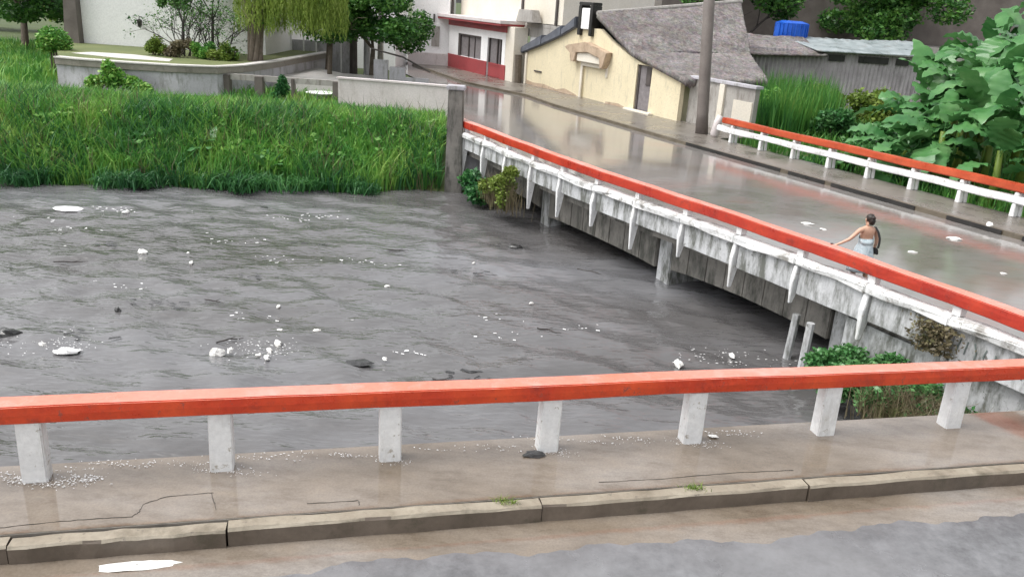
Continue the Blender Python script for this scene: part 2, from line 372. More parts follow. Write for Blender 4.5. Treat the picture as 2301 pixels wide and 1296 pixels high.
# ---------------------------------------------------------------- near road, pavement, kerb
struct(MB().box(-40, 40, -6, 7.42, -.5, -.21, NV).build("road", 'asphalt'))
def poly_sheet(name, outline, z, mat, fr=WV):
    bm = bmesh.new(); vs = [bm.verts.new(fr(a, b, z)) for a, b in outline]; bm.faces.new(vs)
    bmesh.ops.triangulate(bm, faces=bm.faces); bmesh.ops.recalc_face_normals(bm, faces=bm.faces)
    for f in bm.faces:
        if f.normal.z < 0: f.normal_flip()
    me = bpy.data.meshes.new(name); bm.to_mesh(me); bm.free(); me.materials.append(M[mat])
    o = bpy.data.objects.new(name, me); COL.objects.link(o); return struct(o)
edge = []
rs = random.Random(5)
for i in range(0, 641):
    s = -16 + i * .05
    base = float(np.interp(s, [-16, -3, -1, 1.5, 3, 4.5, 7, 16], [6.95, 6.95, 6.92, 6.98, 6.90, 6.80, 6.84, 6.9]))
    edge.append((s, base + .045 * math.sin(s * 2.3) + .03 * math.sin(s * 5.1) + .02 * math.sin(s * 11.7) + .012 * math.sin(s * 23.1 + 2) + rs.uniform(-.006, .006)))
V = []
for s, e in edge: V += [tuple(NV(s, e - .03, -.2125)), tuple(NV(s, e + .09, -.207)), tuple(NV(s, 7.44, -.205))]
struct(rawmesh("gutter_water", V, [(3 * i + j, 3 * i + j + 3, 3 * i + j + 4, 3 * i + j + 1) for i in range(len(edge) - 1) for j in (0, 1)], np.zeros((0, 3)), 'puddle'))
struct(MB().box(-40, 40, 7.625, 8.93, -1.0, -.012, NV).build("pavement", 'concrete'))
poly_sheet("pavement_water", [(-16, 7.632), (16, 7.632), (16, 8.925), (-16, 8.925)], -.006, 'puddle', NV)
kb = thing("kerb", "long worn concrete kerb between the flooded pavement and the near road", "kerb", NV(0, 7.5, -.2)); kb["kind"] = "structure"; del kb["category"]; del kb["label"]
joints = [-16, -11.5, -7.1, -2.98, -.98, 2.32, 5.6, 9.1, 13, 17]
for a, b in zip(joints[:-1], joints[1:]):
    dz = rs.uniform(-.012, .01); dm = rs.uniform(-.012, .008)
    pts = [NV(a + .008 + (b - a - .016) * t / 12, 7.515 + dm + .006 * math.sin(t * 1.7 + a), -.02 + dz + rs.uniform(-.005, .005)) for t in range(13)]
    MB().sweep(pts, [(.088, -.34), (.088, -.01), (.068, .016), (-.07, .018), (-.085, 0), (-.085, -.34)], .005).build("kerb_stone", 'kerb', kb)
MB().box(-40, 40, 8.86, 8.99, -3.2, -1.01, NV).build("embankment", 'girder'); struct(bpy.data.objects["embankment"])

def face_mat(o, mat, test):
    o.data.materials.append(M[mat]); o.data.update()
    for p in o.data.polygons:
        if test(p.normal): p.material_index = 1
    return o
for o in kb.children: face_mat(o, 'kerbside', lambda n: n.z < .5)  # sides of each kerb stone darker than its top
cr = MB()
for L in ([(-3.35, 7.71), (-3.0, 7.76), (-2.45, 7.79), (-1.93, 7.78), (-1.88, 7.86), (-1.86, 8.0), (-1.66, 8.10), (-1.25, 8.13), (-1.18, 8.12)], [(-1.2, 8.12), (-1.12, 7.8)], [(-.2, 7.8), (.35, 7.79), (.35, 7.7)], [(3.1, 7.82), (3.9, 7.80), (4.8, 7.83), (5.6, 7.79)]):
    q = [NV(a, b, -.004) for a, b in L]; fine = []
    for a, b in zip(q[:-1], q[1:]):
        for k in range(8): fine.append(a.lerp(b, k / 8) + Vector((rs.uniform(-.008, .008), rs.uniform(-.006, .006), 0)))
    cr.tube(fine + [q[-1]], [rs.uniform(.002, .005) for _ in range(len(fine) + 1)], 4)
struct(cr.build("pavement_cracks", 'black'))
# near railing
rl = thing("riverside_railing", "low red and white concrete railing in the foreground, between the flooded pavement and the river", "railing", NV(0, 8.64, 0))
pts = [NV(-14 + i * .5, 8.635 + .006 * math.sin(i * .9), .825 + .006 * math.sin(i * .55) - (.0 if i < 42 else (i - 42) * .0015)) for i in range(57)]
MB().sweep(pts, [(-.13, -.10), (.13, -.10), (.135, 0.), (.125, .10), (-.125, .105), (-.13, 0)], .003).build("top_rail", 'red', rl, bev=.012); face_mat(rl.children[0], 'redsheen', lambda n: n.z > .75)
for s in [-12.7, -10.75, -8.85, -6.9, -4.97, -3.05, -1.14, .75, 2.68, 4.6, 6.53, 8.52, 10.5, 12.5]:
    m = MB(); a = .125; rr = rs.uniform(-.012, .012)
    m.hexa([NV(s + x * a * 1.02, 8.64 + y * .10, -.03) for x, y in ((-1, -1), (1, -1), (1, 1), (-1, 1))] +
           [NV(s + rr + x * a, 8.64 + y * .095, .726) for x, y in ((-1, -1), (1, -1), (1, 1), (-1, 1))])
    p = m.build("post", 'white', rl, bev=.014)

# ---------------------------------------------------------------- bridge
def NL(u):    # left edge of the bridge in plan
    K = [(-29, 12.15), (-24, 12.15), (-20, 12.25), (-17, 12.5), (-15, 12.72), (-13, 12.86), (-11, 12.97), (-8, 13.05), (-3, 13.1)]
    return float(np.interp(u, [k[0] for k in K], [k[1] for k in K]))
us = list(np.arange(-28.6, -3.9, .45))
br = thing("road_bridge", "grey concrete road bridge over the river with white capped parapet", "bridge", BV(-16, 13, -1.7))
m = MB()
for a, b in zip(us[:-1], us[1:]):
    m.hexa([BV(a, NL(a) + .25, -.32), BV(b, NL(b) + .25, -.32), BV(b, 24.5, -.32), BV(a, 24.5, -.32),
            BV(a, NL(a) + .25, -.03), BV(b, NL(b) + .25, -.03), BV(b, 24.5, -.03), BV(a, 24.5, -.03)])
m.build("deck", 'girder', br)
bs = [-28.0 + 1.78 * i for i in range(13)]            # bracket stations
for i, a in enumerate(bs):
    b = bs[i + 1] if i + 1 < len(bs) else a + 1.5
    q = [a + .09 + (b - a - .18) * t / 4 for t in range(5)]
    zt = .36; zb = float(np.interp(a, [-28, -16, -8], [-.04, -.14, -.22])) + rs.uniform(-.07, .06)
    MB().sweep([BV(x, NL(x) + .10, 0) for x in q], [(-.08, zb), (.08, zb), (.08, zt), (-.08, zt)], .008).build("parapet_panel", 'parapet', br, bev=.01)
    MB().sweep([BV(x, NL(x) + .08, 0) for x in [a - .02, a + .5, a + 1, b - .03]], [(-.16, .362 + rs.uniform(-.02, .02)), (.16, .362), (.17, .50), (.12, .55), (-.12, .55), (-.18, .50)], .028).build("parapet_cap", 'ledge', br, bev=.02)
for i, a in enumerate(bs):
    n0 = NL(a); tip = -.66 - .28 * max(0, min(1, (-a - 16) / 6)) + rs.uniform(-.22, .2)
    if a > -9: tip = -.30
    m = MB(); w_ = .06 + rs.uniform(-.01, .015)
    m.hexa([BV(a - w_ * .35, n0 - .05, tip), BV(a + w_ * .35, n0 - .05, tip), BV(a + w_ * .5, n0 + .04, tip), BV(a - w_ * .5, n0 + .04, tip),
            BV(a - w_, n0 - .08, .05), BV(a + w_, n0 - .08, .05), BV(a + w_, n0 + .20, .05), BV(a - w_, n0 + .20, .05)])
    m.hexa([BV(a - w_, n0 - .07, .0505), BV(a + w_, n0 - .07, .0505), BV(a + w_, n0 + .20, .0505), BV(a - w_, n0 + .20, .0505),
            BV(a - w_, n0 - .02, .357), BV(a + w_, n0 - .02, .357), BV(a + w_, n0 + .20, .357), BV(a - w_, n0 + .20, .357)])
    m.build("bracket", 'white', br, bev=.012)
piers = [-23.1, -17.0, -11.3]
for a, b, zb in ((-28.3, -23.4, -1.2), (-22.8, -17.3, -1.38), (-16.7, -11.6, -1.28)):
    m = MB(); q = np.linspace(a, b, 9)
    for k in range(8):
        f = lambda t: zb + .10 * (1 - abs(2 * t / 8 - 1)) ** .5
        x, y = q[k], q[k + 1]
        m.hexa([BV(x, NL(x) + .85, f(k)), BV(y, NL(y) + .85, f(k + 1)), BV(y, NL(y) + 1.25, f(k + 1)), BV(x, NL(x) + 1.25, f(k)),
                BV(x, NL(x) + .85, -.45), BV(y, NL(y) + .85, -.45), BV(y, NL(y) + 1.25, -.335), BV(x, NL(x) + 1.25, -.335)])
    m.build("girder", 'girder', br, bev=.02)
    m = MB()
    m.box(a + .1, b - .1, 16.5, 16.9, zb, -.335, BV); m.box(a + .1, b - .1, 20, 20.4, zb, -.335, BV); m.build("girder", 'girder', br)
for a in piers:
    n0 = NL(a)
    m = MB(); m.box(a - .28, a + .28, n0 + .9, 23.5, -2.8, -.335, BV); m.build("pier", 'parapet', br, bev=.03)
m = MB(); m.tube([BV(-11.9, 13.0, -2.6), BV(-11.85, 13.05, -.7)], .09); m.tube([BV(-11.3, 12.85, -2.6), BV(-11.35, 12.95, -.7)], .09)
m.build("trestle", 'parapet', br)
m = MB(); m.hexa([BV(-28.9, 11.75, -2.8), BV(-28.05, 11.85, -2.8), BV(-28.05, 24, -2.8), BV(-28.9, 24, -2.8),
                  BV(-28.9, 11.9, -.335), BV(-28.25, 12.2, -.335), BV(-28.25, 24, -.335), BV(-28.9, 24, -.335)]); m.build("abutment", 'lilac', br, bev=.03)
m = MB()      # approach wall at the near end
q = np.arange(-10.7, -3.9, .5)
m.sweep([BV(x, NL(x) + .32, 0) for x in q], [(-.12, -2.4), (.12, -2.4), (.12, -.335), (-.12, -.335)], .006); m.build("approach_wall", 'parapet', br)
# rough hand painted letters and strokes on the approach wall panel
def stroke(m, pts, w=.022):
    for (a, z), (b, y) in zip(pts[:-1], pts[1:]):
        d = Vector((b - a, y - z)); l = max(d.length, .001); p = Vector((-d.y, d.x)) / l * w * .5
        quad = [(a - p.x, z - p.y), (b - p.x, y - p.y), (b + p.x, y + p.y), (a + p.x, z + p.y)]
        m.hexa([BV(t, NL(t) + .012, h) for t, h in quad] + [BV(t, NL(t) + .006, h) for t, h in quad])
paint = stone('faded_paint', (.08, .1, .1), (.16, .2, .18), 6, .6)
for x0, sh in [(-8.25 + .17 * q + rs.uniform(-.03, .03), [(0, rs.uniform(-.05, .05)), (rs.uniform(-.03, .05), .12), (rs.uniform(-.05, .06), rs.uniform(.2, .3))]) for q in range(14)]:
    m = MB(); stroke(m, [(x0 + a, -.06 + b) for a, b in sh]); m.build("painted_mark", paint, br)

# left bridge railing
lr = thing("bridge_railing", "red topped concrete railing on the river side of the bridge, before the wading person", "railing", BV(-16, 12.8, .3))
pts = [BV(u, NL(u) + .13, .845 + .006 * math.sin(u * 2.1)) for u in np.arange(-28.6, -3.6, .4)]
MB().sweep(pts, [(-.15, -.125), (.15, -.125), (.155, 0.), (.15, .115), (-.14, .12), (-.155, 0)], .005).build("top_rail", 'crimson', lr, bev=.015); face_mat(lr.children[0], 'redsheen', lambda n: n.z > .75)
for a in bs:
    MB().box(a - .08, a + .08, NL(a) + .04, NL(a) + .20, .553, .719, BV).build("post", 'white', lr)

# road surface on the bridge and street beyond
kerbline = [BV(-4, 22.15, 0), BV(-10, 22.15, 0), BV(-16, 22.12, 0), BV(-22, 22.1, 0), BV(-29, 22.1, 0), BV(-34, 22.2, 0), BV(-39.5, 22.35, 0), WV(0.1, 49.2, 0), WV(-3.9, 54.6, 0), WV(-7.8, 63.7, 0), WV(-11.6, 72.9, 0), WV(-20, 95, 0)]
leftline = [BV(-4, NL(-4) + .2, 0), BV(-10, NL(-10) + .2, 0), BV(-16, NL(-16) + .2, 0), BV(-22, NL(-22) + .2, 0), BV(-28.4, 12.35, 0), WV(-2.5, 34.5, 0), WV(-3.3, 39.6, 0), WV(-4.8, 48, 0), WV(-6.6, 54, 0), WV(-9.6, 62, 0), WV(-14, 74, 0), WV(-23, 95, 0)]
def strip(name, A, B, z, mat):
    def rs_(L, n=60):
        d = [0]
        for p, q in zip(L[:-1], L[1:]): d.append(d[-1] + (q - p).length)
        t = np.linspace(0, d[-1], n); return np.stack([np.interp(t, d, [p[k] for p in L]) for k in range(2)], 1)
    a, b = rs_(A), rs_(B); V = []
    for p, q in zip(a, b): V += [(p[0], p[1], z), (q[0], q[1], z)]
    return struct(rawmesh(name, V, [(2 * i, 2 * i + 1, 2 * i + 3, 2 * i + 2) for i in range(len(a) - 1)], np.zeros((0, 3)), mat))
strip("bridge_road", leftline, kerbline, -.012, 'asphalt')
strip("road_floodwater", leftline, kerbline, .0, 'flood')
MB().sweep([p + Vector((0, 0, .0)) for p in kerbline[:5]], [(-.07, -.03), (.09, -.03), (.09, .125), (-.055, .125)]).build("bridge_kerb", 'kerbface')
MB().sweep(kerbline[4:], [(-.07, -.1), (.09, -.1), (.09, .125), (-.055, .125)]).build("street_kerb", 'kerbface')
struct(bpy.data.objects["bridge_kerb"]); struct(bpy.data.objects["street_kerb"])
# black painted blocks on the bridge kerb face
m = MB()
for a, b in ((-27.5, -22), (-21.6, -19.9), (-19.6, -16.3), (-15.2, -13.5), (-12.9, -10.5), (-10.2, -8)):
    m.sweep([BV(a, 22.03, .047), BV(b, 22.03, .047)], [(-.012, -.04), (.012, -.04), (.012, .085), (-.012, .085)])
struct(m.build("kerb_paint", 'black'))
backline = [BV(-4, 24.45, 0), BV(-28.3, 24.45, 0), BV(-28.4, 26.5, 0), BV(-33.5, 26.3, 0), BV(-50, 26.2, 0), BV(-62, 25.6, 0), BV(-72, 26, 0), BV(-95, 26.5, 0)]
def band(name, A, B, z0, z1, mat):
    a = [(p.x, p.y) for p in A]; b = [(p.x, p.y) for p in reversed(B)]
    bm = bmesh.new(); vs = [bm.verts.new((x, y, z1)) for x, y in a + b]; f = bm.faces.new(vs)
    r = bmesh.ops.extrude_face_region(bm, geom=[f]); bmesh.ops.translate(bm, vec=(0, 0, z0 - z1), verts=[v for v in r['geom'] if isinstance(v, bmesh.types.BMVert)])
    bmesh.ops.triangulate(bm, faces=bm.faces); bmesh.ops.recalc_face_normals(bm, faces=bm.faces)
    me = bpy.data.meshes.new(name); bm.to_mesh(me); bm.free(); me.materials.append(M[mat])
    o = bpy.data.objects.new(name, me); COL.objects.link(o); return struct(o)
band("far_pavement", [p + Vector((.05, .03, 0)) for p in kerbline], backline, -.1, .12, 'pave')

# right railing
rr_ = thing("pavement_railing", "orange red and white two bar railing along the green garden side of the bridge", "railing", BV(-17, 24.2, .12))
RU = list(np.arange(-27.9, -5.9, .6))
MB().sweep([BV(u, 24.22, .97 + .008 * math.sin(u * 1.1)) for u in RU], [(-.13, -.12), (.13, -.12), (.13, .115), (-.13, .12)], .006).build("top_rail", 'orange', rr_, bev=.03)
MB().sweep([BV(u, 24.20, .62 + .012 * math.sin(u * 1.7)) for u in [x - .25 for x in RU]], [(-.12, -.11), (.12, -.11), (.12, .11), (-.12, .11)], .014).build("lower_rail", 'white', rr_, bev=.03)
for i in range(12):
    a = -27.2 + 1.8 * i
    m = MB()
    for z0, z1, n0 in ((.12, .505, 24.18), (.735, .845, 24.20)):
        m.hexa([BV(a + x, n0 + y, z0) for x, y in ((-.10, -.09), (.06, -.09), (.06, .09), (-.10, .09))] + [BV(a + x * .75 - .01, n0 + y, z1) for x, y in ((-.10, -.09), (.06, -.09), (.06, .09), (-.10, .09))])
    m.hexa([BV(a + x, 24.38 + y, .12) for x, y in ((.0, -.05), (.10, -.05), (.10, .05), (.0, .05))] + [BV(a + x - .02, 24.36 + y, .845) for x, y in ((.0, -.05), (.09, -.05), (.09, .05), (.0, .05))])
    m.build("post", 'white', rr_, bev=.015)

# pier post at the far left end of the bridge
t = thing("gate_pier", "tall grey concrete pillar at the far left end of the bridge beside the grassy bank", "pillar", WV(-2.45, 30.6, -.3))
MB().hexa([WV(-2.45 + x * .33, 30.6 + y * .3, -1.9) for x, y in ((-1, -1), (1, -1), (1, 1), (-1, 1))] + [WV(-2.5 + x * .27, 30.6 + y * .26, 2.05) for x, y in ((-1, -1), (1, -1), (1, 1), (-1, 1))]).build("shaft", 'girder', t, bev=.03)
MB().box(-2.84, -2.16, 30.28, 30.92, 2.052, 2.2).build("cap", 'lilac', t, bev=.03)

# ---------------------------------------------------------------- yellow gabled house
hs_ = thing("gabled_house", "cream yellow gabled house with bricked up doorway and grey tiled roof beside the flooded street", "house", BV(-42, 26, .1))
prof = [(-50, 2.1), (-47.5, 2.75), (-45.2, 3.45), (-44.0, 3.95), (-41.2, 4.05), (-39.8, 3.45), (-38.2, 2.95), (-36.6, 2.55), (-33.3, 2.2)]
def wall_cells(name, parent, mat, u0, u1, zt, holes, n0, n1, z0=.0):
    """facade between n0 (street face) and n1 with rectangular openings; zt(u) gives the top"""
    m = MB(); cuts = sorted(set([u0, u1] + [h[0] for h in holes] + [h[1] for h in holes] + [p[0] for p in prof if u0 < p[0] < u1]))
    for a, b in zip(cuts[:-1], cuts[1:]):
        mid = (a + b) / 2; hz = sorted([h for h in holes if h[0] < mid < h[1]], key=lambda h: h[2]); z = z0
        for h in hz:
            if h[2] > z + .01: m.hexa([BV(a, n0, z), BV(b, n0, z), BV(b, n1, z), BV(a, n1, z), BV(a, n0, h[2]), BV(b, n0, h[2]), BV(b, n1, h[2]), BV(a, n1, h[2])])
            z = h[3]
        m.hexa([BV(a, n0, z), BV(b, n0, z), BV(b, n1, z), BV(a, n1, z), BV(a, n0, zt(a)), BV(b, n0, zt(b)), BV(b, n1, zt(b)), BV(a, n1, zt(a))])
    return m.build(name, mat, parent)
zt = lambda u: float(np.interp(u, [p[0] for p in prof], [p[1] for p in prof]))
wall_cells("facade", hs_, 'cream', -50, -33.3, zt, [(-42.6, -40.1, .0, 1.92), (-37.15, -35.8, .12, 2.5)], 25.9, 26.15, -.1)
MB().box(-42.6, -40.1, 26.02, 26.14, -.1, 1.92, BV).build("blocked_doorway", 'cream', hs_)
m = MB(); m.box(-42.82, -42.6, 25.84, 25.98, .0, 2.15, BV); m.box(-40.1, -39.9, 25.84, 25.98, 1.5, 2.15, BV); m.box(-42.6, -40.1, 25.84, 25.98, 1.92, 2.15, BV); m.build("door_surround", 'cream2', hs_, bev=.02)
m = MB()   # corbelled hood, its front coloured with the shade of the underside
hp = [(-44.3, 2.85), (-43.9, 3.0), (-42.0, 3.28), (-39.6, 2.86), (-39.95, 2.0), (-40.2, 1.95), (-40.35, 2.5), (-41.6, 2.72), (-42.9, 2.62), (-43.1, 2.1), (-43.5, 2.1), (-43.6, 2.55)]
m.prism([BV(a, 25.90, z) for a, z in hp], BV(0, -.42, 0)); m.build("door_hood", 'hood', hs_, bev=.03)
MB().box(-42.95, -40.3, 25.60, 25.88, 2.16, 2.72, BV).build("hood_panel", 'cream2', hs_, bev=.03)
m = MB(); m.box(-37.12, -35.83, 26.04, 26.10, .12, 2.48, BV); dr = m.build("door", 'curtain', hs_)
m = MB(); m.box(-37.14, -36.98, 25.98, 26.03, .12, 2.48, BV); m.box(-36.4, -36.0, 26.0, 26.035, 1.5, 2.4, BV); m.build("door_panel", 'dark', dr)
MB().box(-37.7, -35.3, 25.6, 25.9, .02, .2, BV).build("doorstep", 'cream2', hs_, bev=.02)
MB().box(-33.95, -33.7, 26.152, 30.8, -.1, 2.0, BV).build("side_wall", 'cream', hs_)
m = MB(); m.box(-49.9, -49.65, 25.80, 25.895, 0, 2.1, BV); m.build("corner_strip", 'cream2', hs_)
MB().box(-48.6, -47.6, 25.84, 25.899, 1.02, 1.1, BV).build("wall_bracket", 'dark', hs_)
m = MB(); q = [(-50, .1), (-50, .42), (-48.8, .30), (-47.2, .36), (-45.6, .22), (-44.6, .4), (-43.2, .2), (-43.0, .1)]; m.prism([BV(a, 25.899, z) for a, z in q], BV(0, -.012, 0)); m.build("damp_plinth", 'hood', hs_)
m = MB(); q = [(-39.9, .1), (-39.9, .22), (-38.6, .28), (-37.9, .16), (-37.75, .1)]; m.prism([BV(a, 25.899, z) for a, z in q], BV(0, -.012, 0)); m.build("damp_plinth", 'hood', hs_)
# left rake: dark slate cap
m = MB(); lp = [(-50.35, 2.0), (-47.6, 2.72), (-45.2, 3.42), (-43.6, 4.0)]
for (a, z), (b, y) in zip(lp[:-1], lp[1:]):
    m.hexa([BV(a, 25.66, z), BV(b, 25.66, y), BV(b, 26.22, y), BV(a, 26.22, z), BV(a, 25.66, z + .40), BV(b, 25.66, y + .62), BV(b, 26.22, y + .62), BV(a, 26.22, z + .40)])
m.build("rake_cap", 'slate', hs_, bev=.05)
# roof slopes as thick subdivided slabs with an uneven surface
def slab(name, parent, mat, P00, P10, P11, P01, th, nu=40, nv=24, amp=.05, fringe=0):
    V = []; Fq = []; P00, P10, P11, P01 = map(Vector, (P00, P10, P11, P01))
    nrm = (P10 - P00).cross(P01 - P00).normalized(); nrm *= 1 if nrm.z > 0 else -1
    for side in (0, 1):
        for j in range(nv + 1):
            for i in range(nu + 1):
                u, v = i / nu, j / nv
                p = P00 * (1 - u) * (1 - v) + P10 * u * (1 - v) + P11 * u * v + P01 * (1 - u) * v
                k = random.uniform(-amp, amp)
                if side == 0: p = p + nrm * (k + .06 * math.sin(u * 9) * math.sin(v * 7))
                else: p = p - nrm * th
                if fringe and j == 0: p = p + Vector((0, 0, -abs(random.gauss(0, fringe))))
                V.append(tuple(p))
    n = (nu + 1) * (nv + 1)
    for j in range(nv):
        for i in range(nu):
            a = j * (nu + 1) + i; Fq.append((a, a + 1, a + nu + 2, a + nu + 1)); Fq.append((n + a, n + a + nu + 1, n + a + nu + 2, n + a + 1))
    for i in range(nu): Fq.append((i, n + i, n + i + 1, i + 1)); a = nv * (nu + 1) + i; Fq.append((a, a + 1, n + a + 1, n + a))
    for j in range(nv): a = j * (nu + 1); b = a + nu; Fq.append((a, a + nu + 1, n + a + nu + 1, n + a)); Fq.append((b, n + b, n + b + nu + 1, b + nu + 1))
    return rawmesh(name, V, Fq, np.zeros((0, 3)), mat, parent)
slab("roof_slope", hs_, 'roof', BV(-32.7, 25.75, 2.18), BV(-33.0, 31.2, 2.2), BV(-38.0, 34.2, 3.25), BV(-37.5, 25.75, 3.15), .28, 80, 40, .035, .1)
slab("roof_slope", hs_, 'roof', BV(-37.45, 25.75, 3.15), BV(-37.95, 34.2, 3.25), BV(-43.2, 37.5, 6.1), BV(-41.3, 25.75, 4.9), .30, 80, 50, .035, 0)
slab("roof_slope", hs_, 'slate', BV(-47.0, 26.6, 2.7), BV(-47.0, 36, 2.7), BV(-42.3, 36, 5.5), BV(-42.9, 26.3, 4.85), .2, 20, 14, .02)
MB().box(-46, -38.5, 33.3, 33.5, 0, 2.9, BV).build("rear_wall", 'grey', hs_)
MB().tube([BV(-41.4, 25.8, 4.86), BV(-43.2, 37.5, 6.1)], .14, 8).build("ridge", 'grey', hs_)
m = MB(); m.box(-43.0, -42.1, 25.72, 25.80, 3.95, 5.1, BV); nb = m.build("bell_niche", 'white_wall', hs_, bev=.03)
m = MB(); m.box(-43.35, -43.01, 25.70, 26.3, 3.6, 5.25, BV); m.box(-42.09, -41.75, 25.70, 26.3, 3.6, 5.25, BV); m.box(-43.35, -41.75, 25.70, 26.3, 5.252, 5.42, BV); m.build("niche_frame", 'black', nb, bev=.03)

# ---------------------------------------------------------------- red and white shop
sp = thing("corner_shop", "two storey shop with dark red dado, white wall and barred window under a flat canopy", "shop", BV(-56, 25.3, .1))
wall_cells("wall", sp, 'white_wall', -61.7, -51.7, lambda u: 3.72, [(-59.85, -55.65, 1.1, 2.7), (-54.55, -52.2, .12, 2.72)], 25.2, 25.5, -.1)
wall_cells("dado", sp, 'redwall', -61.72, -51.5, lambda u: 1.09, [(-54.55, -52.2, .1, 1.09)], 25.15, 25.197, -.05)
MB().box(-61.7, -51.5, 25.12, 25.197, 3.2, 3.71, BV).build("painted_band", 'redwall', sp)
wd = MB().box(-59.83, -55.67, 25.34, 25.38, 1.1, 2.7, BV).build("window", 'curtain', sp)
m = MB(); m.box(-59.84, -59.5, 25.22, 25.33, 1.1, 2.7, BV); m.box(-59.49, -55.68, 25.22, 25.33, 2.58, 2.69, BV); m.box(-58.1, -57.95, 25.26, 25.33, 1.11, 2.57, BV); m.box(-57, -56.92, 25.28, 25.33, 1.11, 2.57, BV); m.build("window_frame", 'dark', wd)
dd = MB().box(-54.54, -52.21, 25.4, 25.45, .12, 2.7, BV).build("door", 'curtain', sp)
m = MB(); m.box(-54.5, -52.25, 25.30, 25.39, .12, 1.05, BV); m.build("door_panel", 'redwall', dd)
m = MB(); m.box(-53.2, -53.08, 25.3, 25.39, 1.06, 2.69, BV); m.box(-54.54, -54.42, 25.3, 25.39, 1.06, 2.69, BV); m.box(-52.7, -52.6, 25.3, 25.39, 1.06, 2.69, BV); m.build("door_frame", 'dark', dd)
MB().box(-62.6, -51.2, 24.5, 27.8, 3.75, 3.97, BV).build("canopy", 'pinkwhite', sp, bev=.02)
MB().box(-51.15, -45.4, 26.3, 27.8, 3.70, 3.93, BV).build("canopy", 'grey', sp, bev=.02)
MB().box(-62.55, -51.25, 24.55, 27.7, 3.62, 3.748, BV).build("canopy_soffit", 'redwall', sp)
MB().box(-51.68, -50.4, 25.2, 26.2, -.1, 3.6, BV).build("corner_pillar", 'cream2', sp, bev=.02)
MB().box(-50.38, -45.4, 26.35, 30.8, -.1, 3.69, BV).build("annexe_wall", 'white_wall', sp)
MB().box(-51.2, -45.3, 26.28, 26.348, 3.1, 3.698, BV).build("annexe_band", 'grey', sp)
MB().box(-62.2, -46.2, 26.32, 33, 3.975, 7.5, BV).build("upper_wall", 'cream2', sp)
m = MB(); m.box(-62.35, -62.1, 25.55, 25.69, -.0, 7.4, BV); m.box(-51.7, -51.5, 26.2, 26.31, 3.98, 7.4, BV); m.box(-47.0, -46.8, 26.2, 26.31, 3.98, 7.4, BV); m.build("downpipe", 'dark', sp)
MB().hexa([BV(-51.0, 25.5, 3.98), BV(-48.6, 25.5, 3.98), BV(-48.6, 26.2, 3.98), BV(-51.0, 26.2, 3.98), BV(-50.7, 25.55, 4.75), BV(-48.9, 25.55, 4.75), BV(-48.9, 26.1, 4.75), BV(-50.7, 26.1, 4.75)]).build("water_tank", 'grey', sp, bev=.03)
m = MB(); m.tube([BV(-50.2, 25.55, .12), BV(-50.25, 25.5, 1.9)], .22, 8); tr = thing("entrance_post", "brown weathered stump post between the shop and the yellow house", "post", BV(-50.3, 25.5, .12)); m.build("shaft", 'bark', tr)
MB().box(-51.0, -50.5, 25.22, 25.55, 1.95, 2.9, BV).build("notice_board", 'pole', tr, bev=.03)

# white house left of the shop
wh = thing("white_house", "plain tall white house behind the tree left of the red shop", "house", WV(-7.6, 66.8, 0))
MB().box(-9.1, -6.2, 66.8, 72, -.2, 8).build("wall", 'white_wall', wh)
m = MB(); m.box(-7.55, -6.95, 66.72, 66.798, 1.5, 3.0); m.build("window", 'grey', wh)
m = MB(); m.box(-7.45, -7.33, 66.70, 66.797, 3.3, 3.9); m.build("vent", 'dark', wh)
MB().box(-9.3, -6.1, 66.3, 66.78, -.1, 1.0).build("forecourt_wall", 'pinkwhite', wh)

# wall and pole right of the yellow house
gw = thing("garden_wall", "blotchy beige grey garden wall between the yellow house and the orange railing", "wall", BV(-31, 26.5, 0))
MB().box(-33.2, -28.6, 26.4, 26.65, -.4, 2.2, BV).build("wall_face", 'grey', gw)
MB().box(-33.25, -28.5, 26.3, 26.75, 2.203, 2.34, BV).build("coping", 'lilac', gw, bev=.02)
m = MB(); m.box(-30.9, -30.55, 26.28, 26.398, -.1, 2.2, BV); m.box(-29.9, -28.65, 26.34, 26.398, .5, 1.6, BV); m.build("panel", 'cream2', gw)
m = MB()
pl_ = thing("utility_pole", "thick grey brown utility pole standing on the far pavement by the beige wall", "pole", WV(8.15, 37.6, .12))
MB().tube([WV(8.08, 37.6, .0), WV(8.0, 37.6, 1), WV(7.2, 37.6, 11)], [.29, .26, .22], 14).build("shaft", 'pole', pl_, smooth=True)
bl = thing("street_bollard", "short pale concrete bollard at the far end of the orange railing", "bollard", BV(-28.9, 24.7, .12))
MB().tube([BV(-28.7, 24.5, .1), BV(-28.7, 24.5, .25), BV(-28.65, 24.55, .8), BV(-28.6, 24.6, 1.05)], [.12, .2, .17, .13], 9).build("shaft", 'pinkwhite', bl, smooth=True)

# ---------------------------------------------------------------- shed and background on the right
sh_ = thing("garden_shed", "long purple grey corrugated shed with pale sagging roof behind the reeds", "shed", WV(19, 55, 0))
m = MB(); x = 13.6
pts = []
i = 0
while x < 25.5: pts.append(WV(x, 55 + (.03 if i % 2 else -.03), 0)); x += .13; i += 1
m.sweep(pts, [(-.02, -.4), (.02, -.4), (.02, 3.45), (-.02, 3.45)]); m.build("wall", 'purple', sh_)
slab("old_roof", sh_, 'roof', WV(13.0, 54.3, 3.0), WV(18.9, 54.3, 3.25), WV(18.2, 57.4, 4.15), WV(13.0, 57.4, 4.2), .12, 40, 16, .03)
slab("roof", sh_, 'metalroof', WV(18.3, 54.4, 3.5), WV(25.8, 54.4, 3.6), WV(25.8, 58, 4.35), WV(17.0, 58, 4.15), .08, 40, 12, .03)
for a, b in ((19.2, 20.2), (21.1, 23.0), (23.5, 24.3)): MB().box(a, b, 54.85, 54.93, 2.9, 3.3).build("opening", 'black', sh_)
